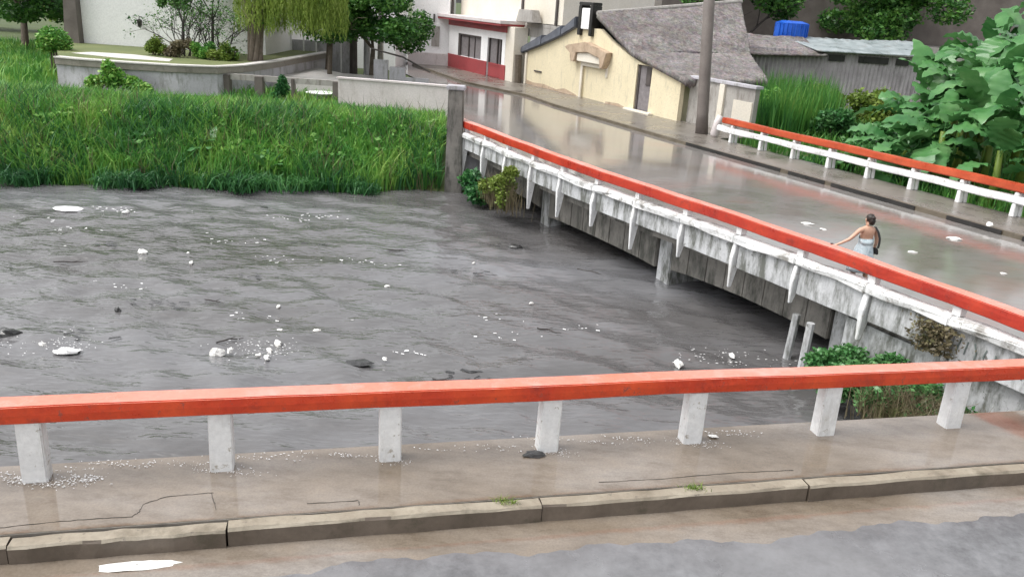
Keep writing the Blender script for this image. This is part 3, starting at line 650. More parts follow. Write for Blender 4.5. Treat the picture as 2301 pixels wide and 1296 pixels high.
tk = thing("blue_tank", "bright blue ribbed plastic tank behind the purple grey shed roof", "tank", WV(17.4, 61, 3))
m = MB(); m.tube([WV(17.6, 58.5, 0), WV(17.6, 58.5, 3.6), WV(17.6, 58.5, 3.7), WV(17.6, 58.5, 5.0), WV(17.6, 58.5, 5.15)], [1., 1., 1.1, 1.1, .7], 20); m.build("body", 'blue', tk)
m = MB()
for k in range(9): a = -2.6 + k * .25; m.tube([WV(17.6 + 1.12 * math.cos(a), 58.5 + 1.12 * math.sin(a), 3.7), WV(17.6 + 1.12 * math.cos(a), 58.5 + 1.12 * math.sin(a), 5.0)], .04, 5)
m.build("ribs", 'blue', tk)
db = thing("grey_building", "dark grey plain building behind the shed and the blue tank", "building", WV(22, 66, 0))
MB().box(10, 40, 67, 75, -.3, 11).build("wall", M['pole'], db)
struct(MB().box(13, 40, 60.2, 66.9, -.4, 4.0).build("terrace", 'grey'))

# ---------------------------------------------------------------- left background
rw = thing("terrace_wall", "low curved pale grey retaining wall with light coping above the long grass", "wall", WV(-18, 39.8, 0))
cur = [(-22.3, 40.1), (-21, 39.8), (-18.5, 39.7), (-16.5, 39.9), (-14.9, 40.5), (-14.2, 42.0), (-13.6, 46), (-13.0, 55)]
MB().sweep([WV(a, b, 0) for a, b in cur], [(-.12, -.5), (.12, -.5), (.12, 1.02), (-.12, 1.02)]).build("wall_face", 'lilac', rw)
MB().sweep([WV(a, b, 1.02) for a, b in cur], [(-.2, .003), (.22, .003), (.22, .3), (-.2, .3)]).build("coping_band", 'concrete', rw, bev=.02)
MB().sweep([WV(a, b, 1.33) for a, b in cur], [(-.24, 0), (.27, 0), (.27, .06), (-.24, .06)]).build("coping", 'palepath', rw)
band("terrace_lawn", [WV(a, b + .15, 0) for a, b in [(-22.3, 40.1), (-21, 39.8), (-18.5, 39.7), (-16.5, 39.9), (-14.9, 40.5)]], [WV(-28.5, 51, 0), WV(-13.0, 56, 0)], -.4, 1.34, 'lawn')
poly_sheet("pale_terrace", [(-23.0, 42.6), (-20, 41.6), (-17.6, 41.6), (-18.0, 43.0), (-20.5, 44.1), (-22.6, 43.9)], 1.345, 'palepath')
wb = thing("white_building", "big blank white building with dark grey side wall at the far left", "building", WV(-23, 49.4, 1.3))
MB().box(-25.8, -15.2, 49.4, 60, 1.0, 8).build("wall", 'white_wall', wb)
MB().hexa([WV(-26.7, 48.9, 1), WV(-25.82, 48.9, 1), WV(-25.82, 60, 1), WV(-26.7, 60, 1), WV(-26.2, 48.9, 8), WV(-25.82, 48.9, 8), WV(-25.82, 60, 8), WV(-26.2, 60, 8)]).build("side_buttress", 'pole', wb)
t = thing("wall_lamp", "small dark lantern fixed on the blank white building", "lamp", WV(-22.2, 49.2, 2.6))
m = MB(); m.tube([WV(-22.3, 49.38, 3.0), WV(-22.3, 49.05, 3.02)], .03, 6); m.tube([WV(-22.3, 49.05, 3.02), WV(-22.3, 49.05, 2.85)], [.02, .02], 6); m.build("arm", 'black', t)
m = MB(); m.tube([WV(-22.3, 49.05, 2.9), WV(-22.3, 49.05, 2.82), WV(-22.3, 49.05, 2.5), WV(-22.3, 49.05, 2.42)], [.05, .16, .11, .04], 8); m.build("lantern", 'black', t)
lf = thing("lower_fence", "low brown grey wall with dark posts between the terrace and the pink white wall", "fence", WV(-12, 40.8, 0))
MB().box(-14.7, -9.0, 40.9, 41.1, .75, 1.02).build("rail", 'grey', lf)
for a, wd_ in ((-14.55, .35), (-12.95, .4), (-11.3, .14), (-9.2, .3)): MB().box(a - wd_ / 2, a + wd_ / 2, 40.75, 41.15, -.4, .98).build("post", 'pole', lf, bev=.02)
ww = thing("low_wall", "pinkish white low wall at the bend of the street above the tall grass", "wall", WV(-6, 39.8, 0))
MB().sweep([WV(-8.9, 40.1, 0), WV(-6.2, 39.9, 0), WV(-3.45, 39.5, 0)], [(-.12, -.6), (.12, -.6), (.12, 1.22), (-.12, 1.22)]).build("wall_face", 'pinkwhite', ww, bev=.02)
MB().sweep([WV(-8.95, 40.1, 0), WV(-6.2, 39.9, 0), WV(-3.4, 39.5, 0)], [(-.17, 1.223), (.17, 1.223), (.17, 1.30), (-.17, 1.30)]).build("coping", 'pinkwhite', ww)
ds = thing("dry_basin", "flat round white basin on the lawn left of the pink white wall", "basin", WV(-10.3, 42, .1))
MB().tube([WV(-10.2, 41.9, -.1), WV(-10.2, 41.9, .15), WV(-10.2, 41.9, .3)], [.3, .5, .75], 16).build("bowl", 'white_wall', ds)
band("ramp", [WV(-16.2, 51.4, 0), WV(-14.6, 46, 0), WV(-12.0, 44, 0), WV(-9.5, 43.8, 0)], [WV(-15.5, 56, 0), WV(-13.4, 53, 0), WV(-10.8, 50, 0), WV(-8.6, 50, 0)], -.3, .55, 'palepath')
gs = thing("street_wall", "pale lilac grey street wall with white posts behind the hanging tree", "wall", WV(-13, 53, 0))
MB().box(-17.0, -11.2, 55.0, 55.2, -.2, 2.0).build("wall_face", 'lilac', gs)
MB().box(-13.2, -11.2, 54.9, 54.98, -.2, 2.7).build("panel", 'lilac', gs)
for i in range(7): MB().box(-16.8 + i * .8, -16.72 + i * .8, 54.6, 54.68, .2, 2.6).build("post", 'white_wall', gs)
gh = thing("grey_house", "shaded grey white house front glimpsed behind the tree trunks", "house", WV(-13, 62, 0))
MB().box(-24, -9.6, 62, 68, -.2, 7).build("wall", 'white_wall', gh)
for a in (-20, -17, -14): MB().box(a, a + 1.1, 61.9, 61.998, 1.2, 3.2).build("window", 'grey', gh)
for nm, lab, x, y, r, mat, h in (("street_post", "dark brown post standing before the lilac grey wall", -10.95, 53.6, .26, 'dark', 4.2),
                            ("street_post", "pale grey concrete post just right of the dark brown post", -10.1, 53.6, .22, 'lilac', 6),
                            ("street_post", "second pale grey post, nearest the white house", -9.3, 53.9, .2, 'grey', 6)):
    t = thing(nm, lab, "post", WV(x, y, 0)); MB().tube([WV(x, y, -.3), WV(x, y, h)], [r, r * .85], 8).build("shaft", mat, t)
sw = thing("stair_wall", "grey stepped wall with dark handrail running down to the street", "wall", WV(-7.5, 51, 0))
for a, b, y0, h in ((-8.7, -7.9, 48.2, 1.6), (-7.8, -6.9, 48.2, 1.25), (-6.85, -5.5, 47.8, .75)): MB().box(a, b, y0, y0 + .3, -.4, h).build("step_wall", 'lilac', sw)
MB().tube([WV(-8.8, 48.0, 2.2), WV(-7.0, 47.9, 1.85), WV(-5.4, 47.6, 1.15)], .05, 6).build("handrail", 'dark', sw)

# ---------------------------------------------------------------- vegetation
def limb(m, p, d, L, r, depth, out, spread=.6, up=.15):
    pts = [p]; q = Vector(p); dd = Vector(d)
    for k in range(4): dd = (dd + Vector((random.gauss(0, .14), random.gauss(0, .14), random.gauss(0, .1) + up * .2))).normalized(); q = q + dd * L / 4; pts.append(q.copy())
    m.tube(pts, [r * (1 - .55 * i / 4) for i in range(5)], 6 if depth < 2 else 4)
    out.append(q.copy())
    if depth < 3:
        for k in range(3 if depth < 2 else 2):
            nd = (dd + Vector((random.gauss(0, spread), random.gauss(0, spread), random.gauss(0, spread * .6) + up))).normalized()
            limb(m, pts[random.choice((2, 3, 4))], nd, L * .68, r * .5, depth + 1, out, spread, up)
def tree(label, x, y, z0, h, rx, rz, n, mat, size, trunk_r=.2, group=None, low=0, bark='bark', ry=None):
    t = thing("leafy_tree", label, "tree", WV(x, y, z0), group)
    m = MB(); out = []; top = WV(x, y, z0)
    base = WV(x, y, z0 - .3); mid = WV(x + .1, y, z0 + h * .45)
    m.tube([base, WV(x, y, z0 + .3), mid], [trunk_r * 1.4, trunk_r, trunk_r * .8], 8)
    for k in range(4): limb(m, mid, Vector((random.gauss(0, .5), random.gauss(0, .5), .9)).normalized(), h * .4, trunk_r * .5, 1, out)
    m.build("trunk", bark, t, smooth=True)
    cl = []; ry = ry or rx
    for k in range(20):
        a = random.uniform(0, 6.28); q = random.uniform(.2, .85)
        cl.append((x + rx * q * math.cos(a), y + ry * q * math.sin(a), z0 + h + rz * random.uniform(-.8, .7) - low, rx * random.uniform(.22, .42), ry * random.uniform(.22, .42), rz * random.uniform(.2, .4)))
    leaves("crown", cloud(cl, n), size, mat, t); return t
tree("broad leafy tree left of the white building at the far left edge", -33.2, 56, 0, 4.3, 5.2, 2.6, 20000, 'crown', .16, .25)
tree("dense round green tree overhanging the street post and white house", -9.2, 50.2, 0, 4.5, 3.8, 2.5, 20000, 'crown', .13, .16, low=.1)
tree("dark leafy tree behind the white railing posts near the top centre", -12.2, 52, .4, 4.9, 2.6, 2.0, 10000, 'crown', .13, .16)
tree("slim tree with sparse crown in front of the blank white building", -18.9, 46.6, 1.3, 3.6, 1.1, 1.3, 2600, 'crown', .12, .1, bark='darkbark')
tree("dark tree rising behind the grey tiled roof at the top right", 15.5, 64, 0, 7.6, 4.2, 3.0, 12000, 'crown', .18, .25, bark='darkbark')
tree("dark trunked tree behind the banana plants at the top right", 26.5, 64.0, 3.8, 3.2, 5, 3.0, 16000, 'crown', .18, .28, bark='darkbark')
tree("leafy tree hanging in from the top edge left of the thick trunk", -17.6, 47.5, 1.3, 4.2, 2.6, 1.3, 12000, 'crown', .11, .1, bark='darkbark')
tree("tall leafy tree reaching over the white posts right of the thick trunk", -11.4, 49.0, .4, 4.5, 2.4, 1.7, 12000, 'crown', .11, .14)
# round topped shrub on thin stems
t = thing("round_shrub", "small round topped shrub on thin stems in the long grass at the left", "shrub", WV(-24.6, 44, 0))
m = MB()
for k in range(3): m.tube([WV(-24.8 + k * .15, 43.9, -.3), WV(-24.75 + k * .12, 44, 1.4)], .04, 5)
m.build("stem", 'bark', t); leaves("foliage", cloud([(-24.6, 44, 1.9, .8, .7, .6), (-24.9, 44, 1.6, .6, .5, .5), (-24.2, 44, 1.7, .6, .5, .5)], 3500, .1), .10, 'grass', t)
o = leaves("far_foliage", cloud([(x, 72 + random.uniform(-3, 3), random.uniform(.6, 4.2), 3, 2, 1.6) for x in range(-75, -36, 2)] + [(x, 79, random.uniform(2, 7), 3, 2, 2.5) for x in range(30, 62, 2)], 22000), .34, 'yellowgreen'); tag(o, kind="stuff", label="loose far foliage behind the left tree", cat="foliage")
# thick trunk with hanging foliage
t = thing("weeping_tree", "thick trunked tree with hanging yellow green foliage at the edge of the terrace", "tree", WV(-14.4, 45, .9))
m = MB()
for k in range(7):
    a = k * .9; m.tube([WV(-14.45 + .32 * math.cos(a), 45 + .3 * math.sin(a), .2), WV(-14.4 + .24 * math.cos(a + .6), 45 + .22 * math.sin(a + .6), 1.6), WV(-14.35 + .3 * math.cos(a + 1.1), 45 + .25 * math.sin(a + 1.1), 3.0), WV(-14.4 + .7 * math.cos(a + 1.4), 45 + .5 * math.sin(a + 1.4), 4.8)], [.24, .17, .14, .09], 7)
m.build("trunk", 'bark', t, smooth=True)
P = []
for k in range(900):
    a = random.uniform(0, 6.28); q = random.uniform(.1, 1) ** .5; cx_ = -12.5 + 3.0 * q * math.cos(a); cy_ = 45.2 + 1.4 * q * math.sin(a)
    zb = random.choice((3.0, 3.25, 3.4, 3.8)) + random.uniform(-.25, .4)
    if -13.0 < cx_ < -12.4: zb += .3
    for j in range(26): zz = zb + j * .10; P.append((cx_ + random.gauss(0, .035), cy_ + random.gauss(0, .035), zz))
P = np.array(P); n = len(P)
a = np.random.uniform(0, 3.14, n); side = np.stack([np.cos(a), np.sin(a), 0 * a], 1) * .028
V = np.stack([P - side, P + side + [0, 0, .02], P + side * .3 - [0, 0, .17]], 1).reshape(-1, 3); b = np.arange(n)[:, None] * 3
rawmesh("crown", V, np.zeros((0, 4)), b + np.array([[0, 1, 2]]), 'willow', t)
# bare thorny bushes in front of the white wall
for i, (x, y, lab) in enumerate(((-18.0, 45.2, "bare dark branched bush against the white building, left one"), (-16.4, 45.6, "bare dark branched bush against the white building, next to the thick trunk"))):
    t = thing("bare_bush", lab, "bush", WV(x, y, 1.3)); m = MB(); out = []
    for k in range(9): limb(m, WV(x + random.gauss(0, .35), y + random.gauss(0, .2), 1.1), Vector((random.gauss(0, .4), random.gauss(0, .25), 1)).normalized(), 1.7, .045, 0, out, .8, .15)
    m.build("branches", 'darkbark', t)
    C = np.array([tuple(p) for p in out]); C = np.repeat(C, 9, 0) + np.random.normal(0, .11, (len(C) * 9, 3)); leaves("foliage", C[np.random.rand(len(C)) < .45], .07, 'crown', t)
def shrub(name, label, clumps, n, size, mat, loc, flat=.6, group=None, stems=True):
    t = thing(name, label, "shrub" if "shrub" in name or "bush" in name else "plant", loc, group)
    if stems:
        m = MB()
        for c in clumps: m.tube([WV(loc[0] + random.gauss(0, .1), loc[1] + random.gauss(0, .1), loc[2] - .2), WV(c[0], c[1], c[2])], [.04, .015], 5)
        m.build("stem", 'bark', t)
    leaves("foliage", cloud(clumps, n, .15), size, mat, t, flat); return t
for i, (x, y) in enumerate(((-19.6, 44.8), (-18.4, 44.2), (-16.9, 44.4), (-15.7, 44.2))):
    labs = ["yellow green shrub at the foot of the white building, leftmost of four", "brownish green shrub under the bare bush, second from the left of four", "upright green shrub third of four along the terrace edge", "olive shrub beside the thick trunk, last of four"]
    shrub("terrace_shrub", labs[i], [(x + random.gauss(0, .35), y + random.gauss(0, .2), 1.35 + random.uniform(.1, .7), .35, .3, .3) for _ in range(6)], 1500, .09, ['yellowgreen', 'dry', 'grass', 'yellowgreen'][i], (x, y, 1.3), group="shrubs along the terrace edge")
shrub("hedge_bush", "dark green pointed bush against the curved retaining wall", [(-19.2, 38.9, .7, .6, .4, .55), (-19.3, 38.9, 1.15, .3, .3, .35), (-18.3, 38.9, .5, .5, .3, .35), (-20.0, 38.9, .4, .5, .3, .35), (-17.8, 38.8, .3, .6, .3, .3)], 4000, .11, 'grass', (-19.2, 38.9, 0))
shrub("lawn_shrub", "small dark green shrub by the low fence post on the lawn", [(-11.5, 39.8, .6, .35, .3, .4), (-11.5, 39.8, 1.0, .2, .2, .25), (-11.8, 39.7, .2, .3, .3, .3)], 1300, .1, 'grassdark', (-11.5, 39.8, 0))
shrub("bridge_bush", "dark bush hanging under the far end of the bridge beside a bracket", [(BV(-26.4, 11.9, 0).x, BV(-26.4, 11.9, 0).y, -.9, .5, .5, .4), (BV(-25.8, 11.9, 0).x, BV(-25.8, 11.9, 0).y, -1.2, .5, .5, .4)], 2600, .09, 'grassdark', tuple(BV(-26.2, 12.3, -1.4)))
t = shrub("trailing_weeds", "straggly yellow green weeds growing out of the parapet over the river", [tuple(BV(-23.7, 11.75, -.45)) + (.45, .35, .35), tuple(BV(-23.2, 11.75, .05)) + (.3, .3, .22), tuple(BV(-24.4, 11.7, -.65)) + (.5, .35, .3), tuple(BV(-23.4, 11.7, -.8)) + (.3, .3, .4)], 3600, .07, 'yellowgreen', tuple(BV(-23.8, 12.1, -.6)))
C = np.array([tuple(BV(-23.9 + random.gauss(0, .55), 11.75 + random.gauss(0, .12), -1.15 + random.gauss(0, .1))) for _ in range(700)]); blades("stalks", C, .9, .02, 'dry', t, .5)
bp = BV(-9.9, 12.6, -1.3)
shrub("bank_bush", "bright green bush under the near end of the bridge, above the foreground railing", [tuple(BV(-10.5 + .4 * i, 12.6 + random.gauss(0, .2), -1.15 + z)) + (.42, .3, .25) for i, z in enumerate((.0, .25, .12, .38, .05, .22, .0, .08))] + [tuple(BV(-9.6, 12.1, -1.1)) + (.6, .4, .35), tuple(BV(-8.8, 12.2, -1.15)) + (.5, .35, .3)], 12000, .06, 'broad', tuple(bp))
t = thing("dry_weeds", "brownish dry weeds on the near bank right of the bright green bush", "weeds", tuple(BV(-8, 12.4, -1.3)))
C = np.array([tuple(BV(random.uniform(-8.9, -5.2), 12.3 + random.gauss(0, .35), -1.35)) for _ in range(5000)]); blades("stalks", C, .62, .016, 'dry', t, .8)
t = thing("wall_weeds", "dark scraggly weeds clinging to the grey approach wall", "weeds", tuple(BV(-8.5, 12.95, .1)))
C = np.array([tuple(BV(-8.6 + random.gauss(0, .22), 12.92 + random.gauss(0, .05), -.2 + random.uniform(0, .55))) for _ in range(900)]); leaves("foliage", C, .05, 'dry', t)
# long grass on the river bank
def bankpts(n, x0, x1, y0, y1, cond, z=None):
    X = np.random.uniform(x0, x1, n); Y = np.random.uniform(y0, y1, n); out = []
    for x, y in zip(X, Y):
        if cond(x, y): out.append((x, y, (land(x, y) if z is None else z) - .05))
    return np.array(out)
def nn_(x, y): return .887 * x + .462 * y
def d1_(x, y): return y - (29.7 + .2 * (x + 4)) if x > -18 else y - (26.9 + .1 * (x + 18))
def street_left(x, y): return x < np.interp(y, [25, 31, 39.6, 48, 62], [-2.9, -3.0, -3.7, -5.2, -10])
C = bankpts(62000, -24, -2.7, 26, 39.5, lambda x, y: d1_(x, y) > .25 + .3 * math.sin(x * 1.3) and street_left(x, y) and y < (37.6 if x < -9 else 39.2) and np.random.rand() < (1 if y < 35 else .7))
o = blades("bank_grass", C, np.interp(C[:, 1], [30, 34, 38], [1.05, .98, .48]), .045, 'grass', lean=.55, droop=.4); tag(o, kind="stuff", label="long lush grass covering the far river bank", cat="grass")
C = bankpts(26000, -24, -2.7, 26, 36, lambda x, y: d1_(x, y) > .15 + .3 * math.sin(x * 1.3) and street_left(x, y) and y < 34 and (math.sin(x * .9 + 1) * math.sin(y * .8 + x * .3) > .0))
o = blades("weed_growth", C, 1.15, .05, 'grassdark', lean=.7, droop=.5); tag(o, kind="stuff", label="dark taller weeds on the lower river bank", cat="weeds")
C = bankpts(34000, -46, -9, 36, 60, lambda x, y: x < -22.4 - max(0, y - 40) * .57 or (x > -14.5 and y < 43))
o = blades("meadow_grass", C, .5, .06, 'grass', lean=.5); tag(o, kind="stuff", label="shorter meadow grass behind the river bank", cat="grass")
C = bankpts(14000, -60, -23.5, 24, 44, lambda x, y: d1_(x, y) > .25)
o = blades("side_grass", C, .8, .07, 'grass', lean=.5); tag(o, kind="stuff", label="long grass beyond the left edge of the bank", cat="grass")
C = np.concatenate([cloud([(x, y, land(x, y) + .35, .5, .5, .32)], 90, .1) for x, y in [(random.uniform(-22, -3), random.uniform(28.5, 34)) for _ in range(170)] if d1_(x, y) > .8 and street_left(x, y)])
o = leaves("leafy_weeds", C, .13, 'grass', flat=.7); tag(o, kind="stuff", label="leafy weeds mixed into the bank grass", cat="weeds")
C = []
for _ in range(34):
    x = random.uniform(-22, -3.2); y0 = (29.7 + .2 * (x + 4)) if x > -18 else (26.9 + .1 * (x + 18)); rr = random.uniform(.15, .5); k = random.randint(60, 170); yy = y0 + random.uniform(-.35, .35)
    C += [(x + random.gauss(0, rr), yy + random.gauss(0, .22), -1.72 + random.uniform(0, .15)) for _ in range(k)]
o = blades("shore_grass", np.array(C), .6, .045, 'grassdark', lean=1.3, droop=.7); tag(o, kind="stuff", label="bent grass trailing into the river at the foot of the bank", cat="grass")
C = [(random.uniform(-22, -3.2), 0, 0) for _ in range(260)]; C = np.array([(x, ((29.7 + .2 * (x + 4)) if x > -18 else (26.9 + .1 * (x + 18))) + random.uniform(.3, 6), 0) for x, _, _ in C]); C[:, 2] = [land(x, y) for x, y, _ in C]
o = blades("dead_stalks", np.repeat(C, 6, 0) + np.random.normal(0, .08, (len(C) * 6, 3)) * [1, 1, 0], 1.25, .025, 'dry', lean=.6, droop=.3); tag(o, kind="stuff", label="dry pale stalks standing in the bank grass", cat="stalks")
# broadleaf plant at the water's edge
def bigleaf(m, root, az_, L, W, el, droop, seg=12, roll=0., stalk=.25, tear=.0):
    """one big arching leaf: folded blade along a bent midrib"""
    p = Vector(root); d = Vector((math.cos(az_) * math.cos(el), math.sin(az_) * math.cos(el), math.sin(el))); pts = []; dirs = []
    for i in range(seg + 1):
        pts.append(p.copy()); dirs.append(d.copy()); p = p + d * L / seg
        d = (d + Vector((0, 0, -droop / seg * (0.6 + i / seg)))).normalized()
    k0 = len(m.v)
    for i, (q, dd) in enumerate(zip(pts, dirs)):
        t = i / seg; u = max(0, (t - stalk) / (1 - stalk))
        wd = W * .5 * (math.sin(math.pi * min(1, u ** .75)) ** .65 if 0 < u < 1 else 0) + .012
        if 0 < u < 1 and tear: wd *= 1 - tear * random.random()
        sd = dd.cross(Vector((0, 0, 1))).normalized(); up = sd.cross(dd)
        sd = (sd * math.cos(roll) + up * math.sin(roll)); up = sd.cross(dd)
        f = .25 + .15 * math.sin(i * 2.1)
        for a in (-1, -.5, 0, .5, 1):
            m.v.append(tuple(q + sd * wd * a + up * wd * (f * abs(a) - .25 * a * a + (.05 * math.sin(i * 3 + a * 2)))))
    for i in range(seg):
        for j in range(4): a = k0 + i * 5 + j; m.f.append([a, a + 1, a + 6, a + 5])
def leaf_obj(t, root, az_, L, W, el, droop, mat='broad', **k):
    m = MB(); bigleaf(m, root, az_, L, W, el, droop, **k); o = m.build("leaf", mat, t, smooth=True); return o
for x, y, lab in ((-9.3, 29.7, "broad leaved plant at the water's edge in the middle of the bank"), (-11.6, 30.2, "second broad leaved plant higher on the bank, just left of the first"),):
    t = thing("broadleaf_plant", lab, "plant", WV(x, y, land(x, y)))
    for k in range(11): leaf_obj(t, WV(x + random.gauss(0, .15), y + random.gauss(0, .1), land(x, y)), random.uniform(0, 6.28), random.uniform(.7, 1.2), .34, random.uniform(.7, 1.3), 1.5)
# reeds and grass on the right behind the orange railing
C = bankpts(15000, 9, 22, 36, 49, lambda x, y: nn_(x, y) > 27.5 and .462 * x - .887 * y < -28 and nn_(x, y) < 37)
t = thing("reed_clump", "tall upright reeds behind the far end of the orange railing", "reeds", WV(13.5, 44, -.4))
C1 = C[np.abs(C[:, 0] - 13.6 - (C[:, 1] - 42) * .25) < 2.0]; blades("blades", C1, 2.4, .06, 'reed', t, .18, .15)
C2 = bankpts(26000, 9, 34, 22, 52, lambda x, y: nn_(x, y) > 24.9 and not (.462 * x - .887 * y < -28.3 and nn_(x, y) < 27))
o = blades("garden_grass", C2, .8, .055, 'reed', lean=.5); tag(o, kind="stuff", label="rough grass behind the orange railing", cat="grass")
C = []
labs = ["yellow green shrub in front of the purple grey shed, left one", "olive shrub in front of the purple grey shed, middle one", "bright green bush right of the reeds behind the orange railing", "low dark bush close behind the orange railing, left one", "low dark bush close behind the orange railing, right one", "leafy bush at the left foot of the banana plants", "pale green tall bush between the beige wall and the shed"]
for i, (u, n, h, r, mat) in enumerate(((-33, 35.5, 1.9, 1.5, 'yellowgreen'), (-31, 37, 2.0, 1.4, 'yellowgreen'), (-27.8, 31, 1.5, 1.2, 'broad'), (-24.6, 26.8, .4, .9, 'grassdark'), (-20.8, 27.0, .45, 1.0, 'grassdark'), (-25.4, 30.5, 1.3, 1.1, 'broad'), (-31.3, 29.6, 1.9, .9, 'grass'))):
    b = BV(u, n, -.4)
    shrub("garden_bush", labs[i], [(b.x + random.gauss(0, r * .55), b.y + random.gauss(0, r * .4), -.4 + h * random.uniform(.2, 1.05), r * .5, r * .45, h * .28) for _ in range(11)], 5500, .13, mat, tuple(b), group="bushes behind the orange railing")
# banana plants
BAN = [(-20.8, 31.0, 5.0, 2.9, 12), (-19.4, 28.9, 3.4, 2.7, 12), (-20.2, 27.0, 1.7, 2.3, 10), (-22.0, 30.4, 3.3, 2.7, 11), (-21.6, 27.4, 1.3, 2.2, 10), (-20.9, 33.6, 5.9, 3.0, 12), (-23.0, 32.2, 4.9, 2.7, 12), (-22.0, 31.8, 5.0, 2.9, 12), (-24.4, 35.4, 5.8, 2.8, 12), (-23.6, 34.6, 6.0, 3.0, 12), (-22.6, 36.5, 6.6, 3.0, 12), (-24.8, 36.6, 5.6, 2.7, 11), (-23.4, 31.0, 3.4, 2.8, 11), (-20.6, 29.6, 3.2, 2.7, 11), (-18.9, 28.8, 2.9, 2.6, 10), (-16.6, 28.0, 3.2, 2.6, 10), (-22.8, 34.4, 4.4, 3.0, 11), (-23.9, 33.6, 3.6, 2.6, 10), (-22.6, 29.2, 2.7, 2.4, 10), (-19.8, 27.4, 2.6, 2.3, 10), (-21.5, 32.2, 3.9, 2.8, 11), (-17.4, 27.2, 2.3, 2.2, 9), (-24.0, 36.5, 4.8, 3.0, 11), (-18.4, 30.2, 3.6, 2.6, 10), (-26.4, 37.8, 4.8, 2.4, 9), (-15.0, 26.8, 1.6, 2.0, 8)]
BL = ["banana plant with leaves crossing the upper right edge of the picture", "bushy banana plant low beside the right picture edge", "short banana plant close behind the white lower rail", "banana plant spreading in front of the shed's right end", "lowest banana plant at the left foot of the clump", "very tall banana plant rising out of the top right corner", "tall banana plant reaching the top edge at the right of the clump", "tall banana plant just inside the right edge", "high banana plant touching the top edge behind the clump", "highest banana plant in the top right corner", "second highest banana plant beside the top right corner", "banana plant reaching the top edge just right of the pale shed roof", "banana plant with pale arching leaves at the left front of the clump", "bushy banana plant in the centre of the clump", "shorter banana plant right of the centre of the clump", "banana plant at the right edge with leaves leaving the picture", "tall banana plant behind the centre of the clump", "tall banana plant at the left of the clump, nearest the shed", "banana plant with drooping grey green leaves behind the railing, left front", "banana plant leaning over the orange railing, middle front", "tallest middle banana plant behind the front ones", "banana plant at the right edge close to the railing", "high banana plant at the back under the top edge", "banana plant at the far right back", "slender banana plant at the far left, before the pale shed roof", "small banana plant low at the right edge"]
for (u, n, h, L, k), lab in zip(BAN, BL):
    b = BV(u, n, -.45); t = thing("banana_plant", lab, "banana plant", tuple(b), "banana plants behind the orange railing")
    MB().tube([b, b + Vector((.08, 0, h * .4)), b + Vector((.0, .05, h * .85))], [.17, .13, .09], 9).build("stem", 'yellowgreen', t, smooth=True)
    for j in range(k):
        a = 2.4 * j + random.uniform(-.3, .3); leaf_obj(t, b + Vector((0, 0, h * random.uniform(.5, .85))), a, L * random.uniform(.75, 1.1), 1.0 * random.uniform(.75, 1.2), random.uniform(.5, 1.35), random.uniform(1.0, 2.7), seg=24, roll=random.uniform(-.5, .5), tear=.38)
# big drooping leaves seen close to the railing
t = thing("elephant_ear_plant", "low plant with big drooping heart shaped leaves just behind the orange railing", "plant", tuple(BV(-21.3, 26.1, -.4)))
b = BV(-21.3, 26.1, -.4)
for j in range(12): leaf_obj(t, b + Vector((random.gauss(0, .3), random.gauss(0, .2), 0)), 2.4 * j, random.uniform(1.5, 2.3), .95, random.uniform(.8, 1.35), random.uniform(1.8, 3.2), seg=12, roll=random.uniform(-.4, .4), stalk=.45)
# kerb tufts
for x, y, lab in ((.08, 7.80, "small pale green weed tuft on the kerb joint, left one"), (2.26, 8.32, "small weed tuft on the kerb joint, right one below the fifth post")):
    t = thing("weed_tuft", lab, "weeds", WV(x, y, 0)); C = np.array([(x + random.gauss(0, .07), y + random.gauss(0, .025), -.01) for _ in range(90)])
    blades("blades", C, .075, .008, 'yellowgreen', t, 1.4, .6)

# ---------------------------------------------------------------- person wading on the bridge
def skin_mesh(name, J, E, parent, mat, sub=2):
    """J: name -> (pos, (rx, ry)); E: list of pairs"""
    me = bpy.data.meshes.new(name); keys = list(J); off = Vector(parent.location)
    me.from_pydata([tuple(Vector(J[k][0]) - off) for k in keys], [(keys.index(a), keys.index(b)) for a, b in E], [])
    o = bpy.data.objects.new(name, me); COL.objects.link(o)
    o.modifiers.new("s", 'SKIN'); me.skin_vertices.new() if not me.skin_vertices else None
    for i, k in enumerate(keys):
        me.skin_vertices[0].data[i].radius = J[k][1]; me.skin_vertices[0].data[i].use_root = (i == 0)
    sb = o.modifiers.new("d", 'SUBSURF'); sb.levels = sub; sb.render_levels = sub
    dg = bpy.context.evaluated_depsgraph_get(); ev = o.evaluated_get(dg); nm = bpy.data.meshes.new_from_object(ev)
    bpy.data.objects.remove(o); nm.name = name
    for p in nm.polygons: p.use_smooth = True
    nm.materials.clear(); nm.materials.append(M[mat]); r = bpy.data.objects.new(name, nm); COL.objects.link(r); r.parent = parent
    return r
